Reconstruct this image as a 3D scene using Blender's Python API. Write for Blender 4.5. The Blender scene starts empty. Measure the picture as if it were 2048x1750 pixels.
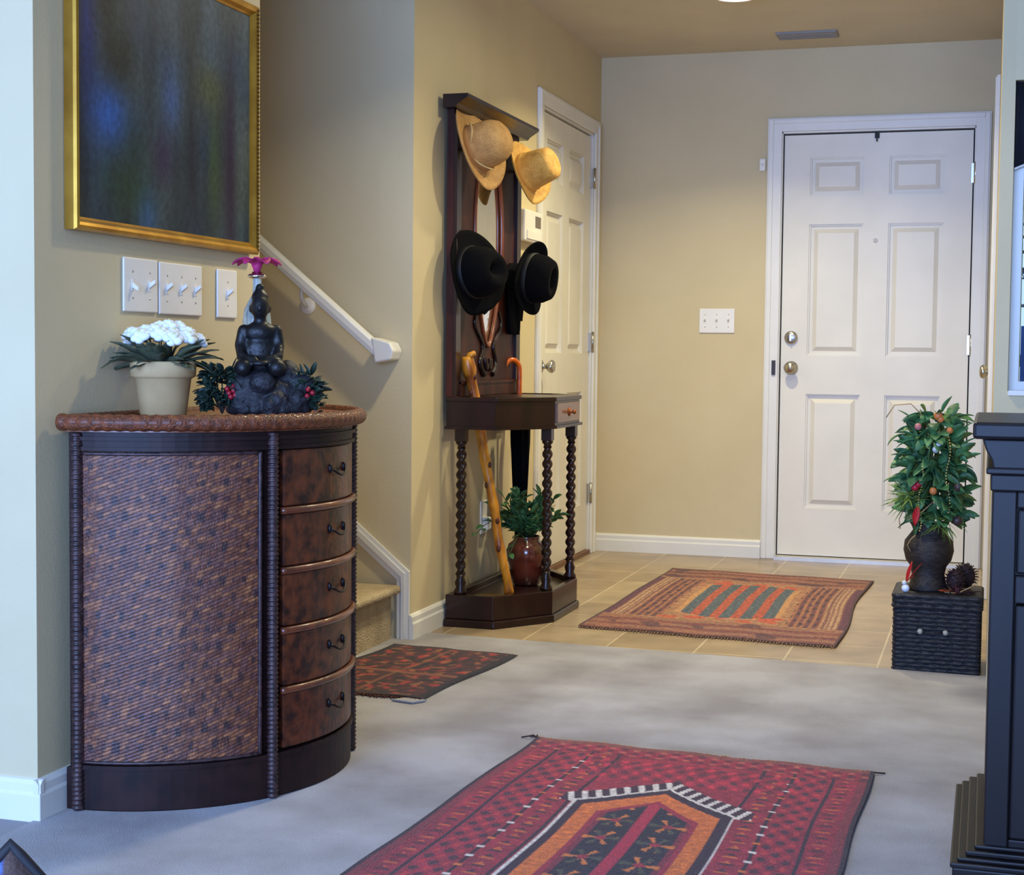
import bpy, math, random
from mathutils import Vector, Matrix, noise
R = math.radians
random.seed(7)
scn = bpy.context.scene
COL = scn.collection

# ------------------------------------------------------------------ camera
F_PX, PITCH, ROLL, YAW, CZ = 3100.0, R(3.1), R(.58), R(17.1), .98
fw = Vector((-math.sin(YAW)*math.cos(PITCH), math.cos(YAW)*math.cos(PITCH), -math.sin(PITCH)))
r0 = Vector((math.cos(YAW), math.sin(YAW), 0)); u0 = r0.cross(fw)
cr = math.cos(ROLL)*r0 + math.sin(ROLL)*u0; cu = -math.sin(ROLL)*r0 + math.cos(ROLL)*u0
cd = bpy.data.cameras.new('camera'); cam = bpy.data.objects.new('camera', cd); COL.objects.link(cam)
cam.matrix_world = Matrix(((cr.x, cu.x, -fw.x, 0), (cr.y, cu.y, -fw.y, 0), (cr.z, cu.z, -fw.z, CZ), (0, 0, 0, 1)))
cd.sensor_width = 36; cd.lens = 36*F_PX/2048; cd.clip_start = .05
scn.camera = cam

# ------------------------------------------------------------------ world, lights, exposure
scn.view_settings.view_transform = 'Standard'; scn.view_settings.look = 'None'
scn.view_settings.gamma = 1; scn.view_settings.use_curve_mapping = False
scn.view_settings.exposure = 0.05
w = bpy.data.worlds.new('overcast_sky'); scn.world = w; w.use_nodes = True
bg = w.node_tree.nodes['Background']; bg.inputs[0].default_value = (.50, .72, 1, 1); bg.inputs[1].default_value = 1.3

def area(name, loc, target, sx, sy, power, color, spread=180):
    l = bpy.data.lights.new(name, 'AREA'); l.shape = 'RECTANGLE'; l.size = sx; l.size_y = sy
    l.energy = power; l.color = color; l.spread = R(spread)
    o = bpy.data.objects.new(name, l); COL.objects.link(o); o.location = loc
    o.rotation_euler = (Vector(target)-Vector(loc)).to_track_quat('-Z', 'Y').to_euler()
    return o
DAY = (.275, .465, 1.0)
WARM = (1.0, .92, .60)
area('daylight_rear_window', (-1.15, -1.38, 1.35), (-1.15, 3, 1.0), 3.9, 1.9, 440, DAY)
def downlight(name, loc, power, color, radius=.07, spread=132):
    l = bpy.data.lights.new(name, 'AREA'); l.shape = 'DISK'; l.size = radius*2; l.energy = power; l.color = color; l.spread = R(spread)
    o = bpy.data.objects.new(name, l); COL.objects.link(o); o.location = loc
    return o
downlight('foyer_lamp_light', (-1.01, 6.265, 2.405), 22, WARM)
downlight('hall_lamp_light', (-1.05, 4.15, 2.405), 17, (1, .90, .62))
downlight('added_entry_fill', (-.70, 5.15, 2.405), 13, WARM, spread=170)  # added lamp out of view, put in to brighten the upper hall wall

# ------------------------------------------------------------------ helpers
def lin(c):
    def f(x):
        x /= 255.
        return x/12.92 if x <= .04045 else ((x+.055)/1.055)**2.4
    return tuple(f(x) for x in c)
def mat(name, rgb, rough=.6, metal=0, rgb2=None, scale=20, detail=4, bump=0, bscale=None, stretch=(1, 1, 1), coat=0,
        attr=None, emit=None, estr=0, trans=0, ior=1.45, spec=.5, sheen=0):
    m = bpy.data.materials.new(name); m.use_nodes = True; nt = m.node_tree; b = nt.nodes['Principled BSDF']
    N = nt.nodes.new; L = nt.links.new
    b.inputs['Roughness'].default_value = rough; b.inputs['Metallic'].default_value = metal
    b.inputs['Coat Weight'].default_value = coat; b.inputs['Coat Roughness'].default_value = .12
    b.inputs['Transmission Weight'].default_value = trans; b.inputs['IOR'].default_value = ior
    b.inputs['Specular IOR Level'].default_value = spec; b.inputs['Sheen Weight'].default_value = sheen
    tc = N('ShaderNodeTexCoord'); mp = N('ShaderNodeMapping'); mp.inputs['Scale'].default_value = stretch
    L(tc.outputs['Object'], mp.inputs['Vector'])
    ns = N('ShaderNodeTexNoise'); ns.inputs['Scale'].default_value = scale; ns.inputs['Detail'].default_value = detail
    L(mp.outputs[0], ns.inputs['Vector'])
    if attr:
        at = N('ShaderNodeAttribute'); at.attribute_name = attr
        mx = N('ShaderNodeMix'); mx.data_type = 'RGBA'; mx.blend_type = 'MULTIPLY'; mx.inputs[0].default_value = .45
        cr_ = N('ShaderNodeValToRGB'); cr_.color_ramp.elements[0].color = (.45, .45, .45, 1); cr_.color_ramp.elements[1].color = (1.5, 1.5, 1.5, 1)
        cr_.color_ramp.elements[0].position = .3; cr_.color_ramp.elements[1].position = .7
        L(ns.outputs[0], cr_.inputs[0]); L(at.outputs['Color'], mx.inputs[6]); L(cr_.outputs[0], mx.inputs[7])
        L(mx.outputs[2], b.inputs['Base Color'])
    else:
        c1 = lin(rgb); c2 = lin(rgb2) if rgb2 else tuple(x*.93 for x in c1)
        cr_ = N('ShaderNodeValToRGB'); cr_.color_ramp.elements[0].color = (*c1, 1); cr_.color_ramp.elements[1].color = (*c2, 1)
        cr_.color_ramp.elements[0].position = .35; cr_.color_ramp.elements[1].position = .65
        L(ns.outputs[0], cr_.inputs[0]); L(cr_.outputs[0], b.inputs['Base Color'])
    if emit:
        b.inputs['Emission Color'].default_value = (*emit, 1); b.inputs['Emission Strength'].default_value = estr
    if bump:
        n2 = N('ShaderNodeTexNoise'); n2.inputs['Scale'].default_value = bscale or scale*3; n2.inputs['Detail'].default_value = 3
        L(mp.outputs[0], n2.inputs['Vector'])
        bp = N('ShaderNodeBump'); bp.inputs['Strength'].default_value = bump; bp.inputs['Distance'].default_value = .01
        L(n2.outputs[0], bp.inputs['Height']); L(bp.outputs[0], b.inputs['Normal'])
    return m

class MB:
    """collects geometry in world coordinates, builds ONE mesh object"""
    def __init__(s): s.v = []; s.f = []; s.c = []; s.sm = []; s.M = Matrix.Identity(4)
    def add(s, vs, fs, col=None, smooth=False):
        o = len(s.v); s.v += [s.M @ Vector(p) for p in vs]; s.f += [tuple(i+o for i in f) for f in fs]
        s.sm += [smooth]*len(fs)
        if col is None: s.c += [(1, 1, 1)]*len(vs)
        elif isinstance(col, tuple): s.c += [col]*len(vs)
        else: s.c += col
        return s
    def box(s, x0, x1, y0, y1, z0, z1, **k):
        vs = [(x, y, z) for x in (x0, x1) for y in (y0, y1) for z in (z0, z1)]
        return s.add(vs, [(0, 1, 3, 2), (4, 6, 7, 5), (0, 4, 5, 1), (2, 3, 7, 6), (0, 2, 6, 4), (1, 5, 7, 3)], **k)
    def prism(s, pts, z0, z1, axis='z', **k):
        """polygon extruded; axis z: pts (x,y); x: pts (y,z); y: pts (x,z)"""
        def P(a, b, t): return {'z': (a, b, t), 'x': (t, a, b), 'y': (a, t, b)}[axis]
        n = len(pts); vs = [P(a, b, z0) for a, b in pts]+[P(a, b, z1) for a, b in pts]
        ar = sum(pts[i][0]*pts[(i+1) % n][1]-pts[(i+1) % n][0]*pts[i][1] for i in range(n))
        fs = [tuple(range(n-1, -1, -1)), tuple(range(n, 2*n))]+[(i, (i+1) % n, (i+1) % n+n, i+n) for i in range(n)]
        if (ar < 0) != (axis == 'y'): fs = [tuple(reversed(f)) for f in fs]
        return s.add(vs, fs, **k)
    def frustum(s, a, b, **k):
        """a,b: two 4-point loops, capped"""
        return s.add(list(a)+list(b), [(3, 2, 1, 0), (4, 5, 6, 7)]+[(i, (i+1) % 4, (i+1) % 4+4, i+4) for i in range(4)], **k)
    def lathe(s, prof, c=(0, 0, 0), seg=32, fn=None, cap=True, **k):
        k.setdefault('smooth', True)
        vs = []; n = len(prof)
        for r, z in prof:
            for i in range(seg):
                t = 2*math.pi*i/seg; rr, zz = (r, z) if fn is None else fn(r, z, t)
                vs.append((c[0]+rr*math.cos(t), c[1]+rr*math.sin(t), c[2]+zz))
        fs = [(j*seg+i, j*seg+(i+1) % seg, (j+1)*seg+(i+1) % seg, (j+1)*seg+i) for j in range(n-1) for i in range(seg)]
        if cap:
            if prof[0][0] > 1e-5: fs.append(tuple(range(seg-1, -1, -1)))
            if prof[-1][0] > 1e-5: fs.append(tuple((n-1)*seg+i for i in range(seg)))
        return s.add(vs, fs, **k)
    def tube(s, path, rad, seg=10, **k):
        k.setdefault('smooth', True)
        P = [Vector(p) for p in path]; n = len(P); vs = []
        rs = rad if isinstance(rad, (list, tuple)) else [rad]*n
        t0 = (P[1]-P[0]).normalized(); up = Vector((0, 0, 1)) if abs(t0.z) < .9 else Vector((1, 0, 0))
        a = t0.cross(up).normalized()
        for i in range(n):
            t = (P[min(i+1, n-1)]-P[max(i-1, 0)]).normalized()
            a = (a-t*a.dot(t)).normalized(); b = t.cross(a)
            for j in range(seg):
                th = 2*math.pi*j/seg; vs.append(P[i]+rs[i]*(math.cos(th)*a+math.sin(th)*b))
        fs = [(j*seg+i, j*seg+(i+1) % seg, (j+1)*seg+(i+1) % seg, (j+1)*seg+i) for j in range(n-1) for i in range(seg)]
        fs += [tuple(range(seg-1, -1, -1)), tuple((n-1)*seg+i for i in range(seg))]
        return s.add(vs, fs, **k)
    def ball(s, c, rx, ry=None, rz=None, seg=14, rings=9, **k):
        ry = ry or rx; rz = rz or rx; k.setdefault('smooth', True)
        vs = [(c[0], c[1], c[2]-rz)]
        for j in range(1, rings):
            ph = -math.pi/2+math.pi*j/rings
            for i in range(seg):
                t = 2*math.pi*i/seg
                vs.append((c[0]+rx*math.cos(ph)*math.cos(t), c[1]+ry*math.cos(ph)*math.sin(t), c[2]+rz*math.sin(ph)))
        vs.append((c[0], c[1], c[2]+rz)); T = len(vs)-1
        fs = [(0, 1+(i+1) % seg, 1+i) for i in range(seg)]
        for j in range(rings-2):
            for i in range(seg):
                a = 1+j*seg; fs.append((a+i, a+(i+1) % seg, a+seg+(i+1) % seg, a+seg+i))
        a = 1+(rings-2)*seg; fs += [(a+i, a+(i+1) % seg, T) for i in range(seg)]
        return s.add(vs, fs, **k)
    def leaf(s, base, d, ln, wd, droop=.5, fold=.15, roll=0, n=6, **k):
        """pointed, curved leaf of real outline"""
        k.setdefault('smooth', True)
        p = Vector(base); d = Vector(d).normalized(); side = d.cross(Vector((0, 0, 1)))
        side = side.normalized() if side.length > 1e-3 else Vector((1, 0, 0))
        side = Matrix.Rotation(roll, 3, d) @ side
        vs = []
        for i in range(n+1):
            t = i/n; wv = wd*.5*math.sin(math.pi*min(1, t*.93+.04))**.8*(1-.25*t)
            nrm = side.cross(d).normalized()
            if nrm.z < 0 and roll == 0: nrm = -nrm
            vs += [p-side*wv+nrm*wv*fold*2, p, p+side*wv+nrm*wv*fold*2]
            d = (d+Vector((0, 0, -droop/n))).normalized(); p = p+d*(ln/n)
            side = (side-d*side.dot(d)).normalized()
        fs = []
        for i in range(n):
            a = i*3; fs += [(a, a+1, a+4, a+3), (a+1, a+2, a+5, a+4)]
        return s.add(vs, fs, **k)
    def build(s, name, m, parent=None, bevel=0, segs=2, solid=0, subd=0):
        off = Vector((0, 0, 0)); q = parent
        while q is not None: off += q.location; q = q.parent
        org = Vector((0, 0, 0))
        if parent is None:
            xs = [p.x for p in s.v]; ys = [p.y for p in s.v]; zs = [p.z for p in s.v]
            org = Vector(((min(xs)+max(xs))/2, (min(ys)+max(ys))/2, min(zs)))
        me = bpy.data.meshes.new(name); me.from_pydata([p-off-org for p in s.v], [], s.f)
        me.polygons.foreach_set('use_smooth', s.sm)
        if any(c != (1, 1, 1) for c in s.c):
            a = me.color_attributes.new('tint', 'FLOAT_COLOR', 'POINT')
            a.data.foreach_set('color', [x for c in s.c for x in (*c, 1)])
        me.materials.append(m); me.update()
        o = bpy.data.objects.new(name, me); COL.objects.link(o); o.location = org
        if parent is not None: o.parent = parent
        if subd:
            q = o.modifiers.new('subd', 'SUBSURF'); q.levels = q.render_levels = subd
        if solid:
            q = o.modifiers.new('solid', 'SOLIDIFY'); q.thickness = solid; q.offset = 0
        if bevel:
            q = o.modifiers.new('bevel', 'BEVEL'); q.width = bevel; q.segments = segs; q.limit_method = 'ANGLE'; q.angle_limit = R(40)
        return o
def tag(o, label=None, cat=None, group=None, kind=None):
    if label: o['label'] = label
    if cat: o['category'] = cat
    if group: o['group'] = group
    if kind: o['kind'] = kind
    return o
def thing(name, loc, label, cat, group=None):
    o = bpy.data.objects.new(name, None); COL.objects.link(o); o.location = loc; o.empty_display_size = .05
    return tag(o, label, cat, group)
def struct(o, label, cat): return tag(o, label, cat, kind='structure')
def rotz(p, c, a):
    x, y = p[0]-c[0], p[1]-c[1]; return (c[0]+x*math.cos(a)-y*math.sin(a), c[1]+x*math.sin(a)+y*math.cos(a))
def frame_matrix(c, n, up=(0, 0, 1)):
    n = Vector(n).normalized(); x = Vector(up).cross(n).normalized(); y = n.cross(x)
    return Matrix(((x.x, y.x, n.x, c[0]), (x.y, y.y, n.y, c[1]), (x.z, y.z, n.z, c[2]), (0, 0, 0, 1)))

# ------------------------------------------------------------------ materials
M_wall = mat('beige_wall_paint', (206, 189, 150), .75, rgb2=(201, 184, 145), scale=3, bump=.06, bscale=120)
M_ceil = mat('ceiling_paint', (205, 192, 164), .85, scale=3, bump=.15, bscale=90)
M_trim = mat('white_trim_paint', (226, 222, 212), .4, scale=4)
M_door = mat('white_door_paint', (226, 219, 203), .45, scale=4)
M_carpet = mat('beige_carpet', (182, 177, 178), .95, rgb2=(148, 140, 138), scale=3.6, detail=9, bump=.7, bscale=420, sheen=.2)
M_stair = mat('stair_carpet', (190, 170, 136), .95, rgb2=(172, 150, 116), scale=14, bump=1, bscale=170)
M_vinyl = mat('kitchen_vinyl', (128, 122, 124), .4, scale=5)
M_nickel = mat('satin_nickel', (190, 186, 178), .25, 1, scale=10)
M_plate = mat('white_plastic', (232, 226, 215), .35, scale=4)
M_dark = mat('black_gap', (24, 22, 22), .6)
M_gold = mat('gold_leaf', (200, 154, 62), .3, .8, rgb2=(172, 126, 46), scale=12)
M_mahog = mat('dark_mahogany', (40, 15, 13), .32, rgb2=(20, 8, 8), scale=14, stretch=(1, 1, .12), coat=.2, spec=.4)
M_mahog2 = mat('brown_mahogany_veneer', (74, 34, 22), .5, rgb2=(44, 19, 13), scale=16, stretch=(1, 1, .2), spec=.25)
M_orange = mat('reddish_mahogany_moulding', (140, 70, 36), .3, rgb2=(104, 48, 26), scale=20, stretch=(1, 1, .2), coat=.4)
M_mirror = mat('mirror_glass', (235, 235, 232), .02, 1)
M_black = mat('espresso_wood', (27, 21, 22), .42, rgb2=(18, 14, 15), scale=12, stretch=(1, 1, .15), spec=.3)

# tile material with grout
def tile_mat():
    m = bpy.data.materials.new('tan_floor_tile'); m.use_nodes = True; nt = m.node_tree; b = nt.nodes['Principled BSDF']
    N = nt.nodes.new; L = nt.links.new
    tc = N('ShaderNodeTexCoord'); mp = N('ShaderNodeMapping'); mp.inputs['Location'].default_value = (-.058, .07, 0)
    L(tc.outputs['Object'], mp.inputs[0])
    br = N('ShaderNodeTexBrick'); br.offset = 0; br.inputs['Scale'].default_value = 1
    br.inputs['Brick Width'].default_value = .297; br.inputs['Row Height'].default_value = .297
    br.inputs['Mortar Size'].default_value = .004; br.inputs['Mortar Smooth'].default_value = .3
    br.inputs['Color1'].default_value = (*lin((163, 142, 114)), 1); br.inputs['Color2'].default_value = (*lin((146, 124, 98)), 1)
    br.inputs['Mortar'].default_value = (*lin((188, 170, 140)), 1)
    L(mp.outputs[0], br.inputs['Vector'])
    ns = N('ShaderNodeTexNoise'); ns.inputs['Scale'].default_value = 7; ns.inputs['Detail'].default_value = 8
    L(tc.outputs['Object'], ns.inputs[0])
    mx = N('ShaderNodeMix'); mx.data_type = 'RGBA'; mx.blend_type = 'OVERLAY'; mx.inputs[0].default_value = .5
    L(br.outputs[0], mx.inputs[6]); L(ns.outputs[0], mx.inputs[7]); L(mx.outputs[2], b.inputs['Base Color'])
    b.inputs['Roughness'].default_value = .32
    bp = N('ShaderNodeBump'); bp.inputs['Strength'].default_value = .3; bp.inputs['Distance'].default_value = .003; bp.invert = True
    L(br.outputs['Fac'], bp.inputs['Height']); L(bp.outputs[0], b.inputs['Normal'])
    return m
M_tile = tile_mat()

# ------------------------------------------------------------------ room shell
XW, YD, YS, ZC = -1.87, 7.52, 4.92, 2.44
def wall(name, boxes, label, m=M_wall):
    b = MB()
    for q in boxes: b.box(*q)
    return struct(b.build(name, m), label, 'wall')
wall('wall_left', [(-1.99, XW, YS, 6.46, 0, ZC), (-1.99, XW, 6.46, 7.39, 2.05, ZC), (-1.99, XW, 7.39, YD+.12, 0, ZC)], 'beige hall wall behind the hat stand and closet door')
wall('wall_stair', [(-5.0, -1.99, YS, YS+.12, 0, ZC)], 'beige stairwell wall carrying the white handrail')
wall('wall_near', [(-1.99, XW, 2.75, 3.772, 0, ZC), (-5, -1.99, 3.66, 3.772, 0, ZC)], 'beige wall behind the half round cabinet and painting')
wall('wall_kitchen', [(-5, -1.99, 2.75, 2.87, 0, ZC)], 'brightly daylit wall at the far left edge')
wall('wall_back', [(XW, -.98, YD, YD+.12, 0, ZC), (-.98, -.085, YD, YD+.12, 2.05, ZC), (-.085, .13, YD, YD+.12, 0, ZC)], 'beige end wall around the front door')
wall('wall_right', [(.012, .05, 4.76, 6.62, 0, ZC), (.012, .05, 6.62, 7.38, 2.05, ZC), (.012, .05, 7.38, YD, 0, ZC)], 'foyer side wall seen edge on at right')
WX0, WX1, WZ0, WZ1 = .052, 1.32, .885, 1.785
wall('wall_front', [(.05, 3, 4.76, 4.88, 0, WZ0), (.05, 3, 4.76, 4.88, WZ1, ZC), (WX1, 3, 4.76, 4.88, WZ0, WZ1)], 'living room wall around the window at right')
wall('wall_side', [(3, 3.12, -1.2, 4.88, 0, ZC)], 'living room side wall')
wall('wall_far', [(-5.12, -5, -1.2, YS+.12, 0, ZC)], 'kitchen side wall')
wall('wall_rear', [(-5.12, -3.2, -1.32, -1.2, 0, ZC), (.9, 3.12, -1.32, -1.2, 0, ZC), (-3.2, .9, -1.32, -1.2, 0, .3), (-3.2, .9, -1.32, -1.2, 2.35, ZC)], 'rear wall around the picture window behind the viewer')
b = MB(); b.box(-5.12, 3.12, -1.32, YD+.12, ZC, ZC+.1); struct(b.build('ceiling', M_ceil), 'plain cream ceiling', 'ceiling')
# floors
b = MB(); b.prism([(XW, -1.2), (3, -1.2), (3, 4.76), (.012, 4.76), (.012, 4.94), (XW, 5.05), (XW, YS), (-2.0, YS), (-2.0, 3.772), (XW, 3.772)], -.05, .004)
# fine undulating pile edge is part of the same carpet
struct(b.build('floor', M_carpet), 'pale beige living room carpet', 'carpet')
b = MB(); b.prism([(XW, 5.05), (.012, 4.94), (.012, YD), (XW, YD)], -.05, 0); b.box(-.98, -.085, YD, YD+.12, -.05, 0); b.box(-1.99, XW, 6.46, 7.39, -.05, 0); b.box(.012, .05, 6.62, 7.38, -.05, 0)
struct(b.build('floor_foyer', M_tile), 'tan square tiles of the foyer floor', 'tile floor')
b = MB(); b.box(-5, XW-.005, -1.2, 2.75, -.05, 0)
struct(b.build('floor_kitchen', M_vinyl), 'grey hard floor beyond the carpet at far left', 'floor')

# baseboards
def base_x(b, x, sgn, y0, y1):   # runs along y on a wall at x, facing sgn
    p = [(0, 0), (.016, 0), (.016, .055), (.012, .062), (.012, .078), (.006, .086), (0, .088)]
    pts = [(x+sgn*a, z) for a, z in p]; b.prism(pts, y0, y1, axis='y')
def base_y(b, y, x0, x1):        # faces -y
    p = [(0, 0), (.016, 0), (.016, .055), (.012, .062), (.012, .078), (.006, .086), (0, .088)]
    pts = [(y-a, z) for a, z in p]; b.prism(pts, x0, x1, axis='x')
b = MB(); base_x(b, XW, 1, 2.735, 3.772); struct(b.build('baseboard_near', M_trim), 'white baseboard beside the half round cabinet', 'baseboard')
b = MB(); base_y(b, 2.75, -5, XW+.015); struct(b.build('baseboard_kitchen', M_trim), 'bright white baseboard at the far left', 'baseboard')
b = MB(); base_x(b, XW, 1, YS-.016, 6.40); struct(b.build('baseboard_left', M_trim), 'white baseboard under the hall wall by the stairs', 'baseboard')
b = MB(); base_y(b, YD, XW, -1.045); struct(b.build('baseboard_back', M_trim), 'white baseboard between closet and front door', 'baseboard')
b = MB(); base_y(b, 4.76, .02, 3); struct(b.build('baseboard_front', M_trim), 'white baseboard below the window at right', 'baseboard')

# stair skirt (sloped trim turning down to the floor)
b = MB()
def band(pts_o, pts_i, y0, y1):
    for i in range(len(pts_o)-1):
        b.prism([pts_o[i], pts_o[i+1], pts_i[i+1], pts_i[i]], y0, y1, axis='y')
SL = .83
o_ = [(-4.2, .24+SL*2.33), (-1.872, .235), (-1.872, .0)]; i_ = [(-4.2, .24+SL*2.33-.075), (-1.915, .205), (-1.915, .0)]
band(o_, i_, YS-.014, YS)
o2 = [(-4.2, .24+SL*2.33-.012), (-1.885, .229), (-1.885, 0)]; i2 = [(-4.2, .24+SL*2.33-.035), (-1.897, .217), (-1.897, 0)]
band(o2, i2, YS-.022, YS-.014)
struct(b.build('trim_1', M_trim), 'white sloped stair skirt turning down to the floor', 'trim')
b = MB()
for k in range(10):
    x0 = -1.93-.245*k; z1 = .19*(k+1)
    if z1 > 2.2: break
    b.box(-4.6, x0, 3.773, YS-.03 if k == 0 else YS-.001, z1-.19+.001, z1-.03)
    # rounded nosing
    pr = [(x0-.25, z1-.03), (x0+.02, z1-.03)]+[(x0+.02+.016*math.sin(R(a)), z1-.015-.015*math.cos(R(a))) for a in range(0, 181, 30)]+[(x0-.25, z1)]
    b.prism(pr, 3.773, YS-.03 if k == 0 else YS-.001, axis='y')
struct(b.build('stair_steps', M_stair), 'carpeted steps rising left beside the cabinet', 'stairs')

# doors -----------------------------------------------------------
def door(name, label, cs, axis, handle_u, w0, w1, zt, hinges_u, knob=True, dj=.11):
    """cs(u, d, z): u along the door width, d out of the wall face towards the hall"""
    root = struct(thing(name, Vector(cs((w0+w1)/2, 0, 0)), label, 'door'), label, 'door')
    def bx(b, u0, u1, d0, d1, z0, z1):
        p, q = cs(u0, d0, z0), cs(u1, d1, z1)
        b.box(min(p[0], q[0]), max(p[0], q[0]), min(p[1], q[1]), max(p[1], q[1]), z0, z1)
    c = MB()   # casing
    for d, a0, a1 in ((.014, 0, .064), (.02, .036, .058)):
        bx(c, w0-a1, w0-a0 if a0 else w0+.004, 0, d, 0, zt+a1); bx(c, w1+a0 if a0 else w1-.004, w1+a1, 0, d, 0, zt+a1)
        bx(c, w0-a0, w1+a0, 0, d, zt+a0, zt+a1)
    c.build('casing', M_trim, root, bevel=.003)
    c = MB(); bx(c, w0-.004, w0+.008, -dj, 0, 0, zt); bx(c, w1-.008, w1+.004, -dj, 0, 0, zt); bx(c, w0, w1, -dj, 0, zt-.008, zt+.004)
    c.build('jamb', M_trim, root)
    s0, s1, z0, z1 = w0+.0145, w1-.0145, .022, zt-.0165
    b = MB(); D = -.012; wd = s1-s0; st = .125*wd/.88; ms = .115; pw = (wd-2*st-ms)/2
    cols = [(s0+st, s0+st+pw), (s1-st-pw, s1-st)]; rows = [(.25, .80), (.985, 1.61), (1.745, 1.925)]
    bx(b, s0, s0+st, D-.03, D, z0, z1); bx(b, s1-st, s1, D-.03, D, z0, z1); bx(b, s0+st+pw, s1-st-pw, D-.03, D, z0, z1)
    zz = [z0]+[q for r_ in rows for q in r_]+[z1]
    for i in range(0, len(zz), 2):
        for a, e in cols: bx(b, a, e, D-.03, D, zz[i], zz[i+1])
    for a, e in cols:
        for q0, q1 in rows:
            bx(b, a-.002, e+.002, D-.04, D-.018, q0-.002, q1+.002)
            def loop(i, d): return [cs(a+i, d, q0+i), cs(e-i, d, q0+i), cs(e-i, d, q1-i), cs(a+i, d, q1-i)]
            L0, L1 = loop(.022, D-.018), loop(.042, D-.004)
            b.frustum(L0, L1); b.f[-6:] = [tuple(reversed(f)) for f in b.f[-6:]] if axis == 'y-' else b.f[-6:]
            # ovolo step round the opening
            for i, dd in ((0, D-.008),):
                bx(b, a, e, D-.018, dd, q0, q0+.007); bx(b, a, e, D-.018, dd, q1-.007, q1); bx(b, a, a+.007, D-.018, dd, q0+.007, q1-.007); bx(b, e-.007, e, D-.018, dd, q0+.007, q1-.007)
    b.build('door_leaf', M_door, root)
    for z in (.30, 1.04, 1.835):
        h = MB(); p = cs(hinges_u, .006, z-.05); h.tube([p, (p[0], p[1], z+.05)], .007, 8)
        bx(h, hinges_u-.018, hinges_u+.018, -.0115, -.002, z-.045, z+.045)
        h.build('hinge', M_nickel, root)
    if knob:
        k = MB(); k.M = frame_matrix(cs(handle_u, D, .925), Vector(cs(0, 1, 0))-Vector(cs(0, 0, 0)))
        k.lathe([(.033, 0), (.033, .004), (.026, .01), (.012, .014), (.011, .03), (.02, .036), (.028, .046), (.029, .055), (.022, .064), (0, .067)], seg=24)
        k.build('doorknob', M_nickel, root)
    return root
d1 = door('door_1', 'white six panel front door at the end of the foyer', lambda u, d, z: (u, YD-d, z), 'y-', -.915, -.98, -.085, 2.05, -.088)
k = MB(); k.M = frame_matrix((-.918, YD+.012, 1.07), (0, -1, 0)); k.lathe([(.032, 0), (.032, .008), (.027, .016), (.022, .018), (0, .02)], seg=24); k.box(-.004, .004, -.016, .016, .018, .032)
k.build('deadbolt', M_nickel, d1)
k = MB(); k.M = frame_matrix((-.533, YD+.012, 1.53), (0, -1, 0)); k.lathe([(.011, 0), (.011, .004), (.007, .007), (0, .008)], seg=16)
k.build('peephole', mat('peephole_lens_glint', (235, 235, 245), .1, .6), d1)  # lens coloured near white to imitate a bright reflection
k = MB(); k.box(-1.005, -.987, YD-.0215, YD-.019, .89, .96); k.build('strike_plate', mat('dark_bronze', (60, 48, 40), .4, .7), d1)
k = MB(); k.box(-.975, -.09, YD-.05, YD+.02, 0.0, .018); k.build('threshold', mat('threshold_metal', (205, 198, 186), .35, .3), d1)
k = MB(); k.box(-.99, -.085, YD+.043, YD+.075, .005, 2.06); k.build('gap_shade_sheet', M_dark, d1)  # door-sized dark sheet behind the leaf, paints the shade in its gap
d2 = door('door_2', 'white panelled closet door beyond the hat stand', lambda u, d, z: (XW+d, u, z), 'x+', 6.525, 6.46, 7.39, 2.05, 7.387)
k = MB(); k.box(-1.955, -1.925, 6.455, 7.395, .0, 2.06); k.build('back_gap', M_dark, d2)
k = MB(); k.box(-1.93, XW+.008, 6.47, 7.38, 0.0, .02); k.build('threshold', mat('oak_threshold', (120, 74, 40), .4, rgb2=(96, 58, 30), scale=20), d2)
d3 = door('door_3', 'white door in the foyer side wall seen edge on', lambda u, d, z: (.012-d, u, z), 'x-', 6.70, 6.62, 7.38, 2.05, 7.377, dj=.045)
for n, x in (('door_hook', -.535),):
    t = thing('over_door_hook', (x, YD+.012, 2.0), 'small dark hook hanging over the top edge of front door', 'hook')
    h = MB(); h.box(x-.011, x+.011, YD+.0085, YD+.0115, 2.008, 2.036); h.box(x-.003, x+.003, YD+.0045, YD+.0085, 1.998, 2.03); h.build('strap', M_dark, t)
    h = MB(); h.tube([(x, YD+.006, 2.0), (x, YD-.008, 1.993), (x, YD-.014, 2.0)], .003, 8); h.build('hook_tip', M_dark, t)

# window ----------------------------------------------------------
wn = struct(thing('window_1', (.68, 4.80, WZ0), 'daylit window at the right edge behind the console', 'window'), 'daylit window at the right edge behind the console', 'window')
b = MB(); fr = .028
for q in ((.13, .13+fr, WZ0, WZ1), (WX1-fr, WX1, WZ0, WZ1)): pass
b.box(WX0, WX0+fr, 4.80, 4.85, WZ0, WZ1); b.box(WX1-fr, WX1, 4.80, 4.85, WZ0, WZ1); b.box(WX0+fr, WX1-fr, 4.80, 4.85, WZ0, WZ0+fr); b.box(WX0+fr, WX1-fr, 4.80, 4.85, WZ1-fr, WZ1)
b.box(.67, .70, 4.81, 4.84, WZ0+fr, WZ1-fr)
b.build('sash_frame', M_trim, wn)
b = MB(); b.box(WX0+fr, WX1-fr, 4.83, 4.834, WZ0+fr, WZ1-fr); b.build('pane', mat('window_glass', (240, 245, 250), .02, trans=1, ior=1.02, spec=.2), wn)
b = MB(); b.box(WX0, WX1, 4.745, 4.80, WZ0-.012, WZ0+.002); b.build('window_sill', M_trim, wn)
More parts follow.
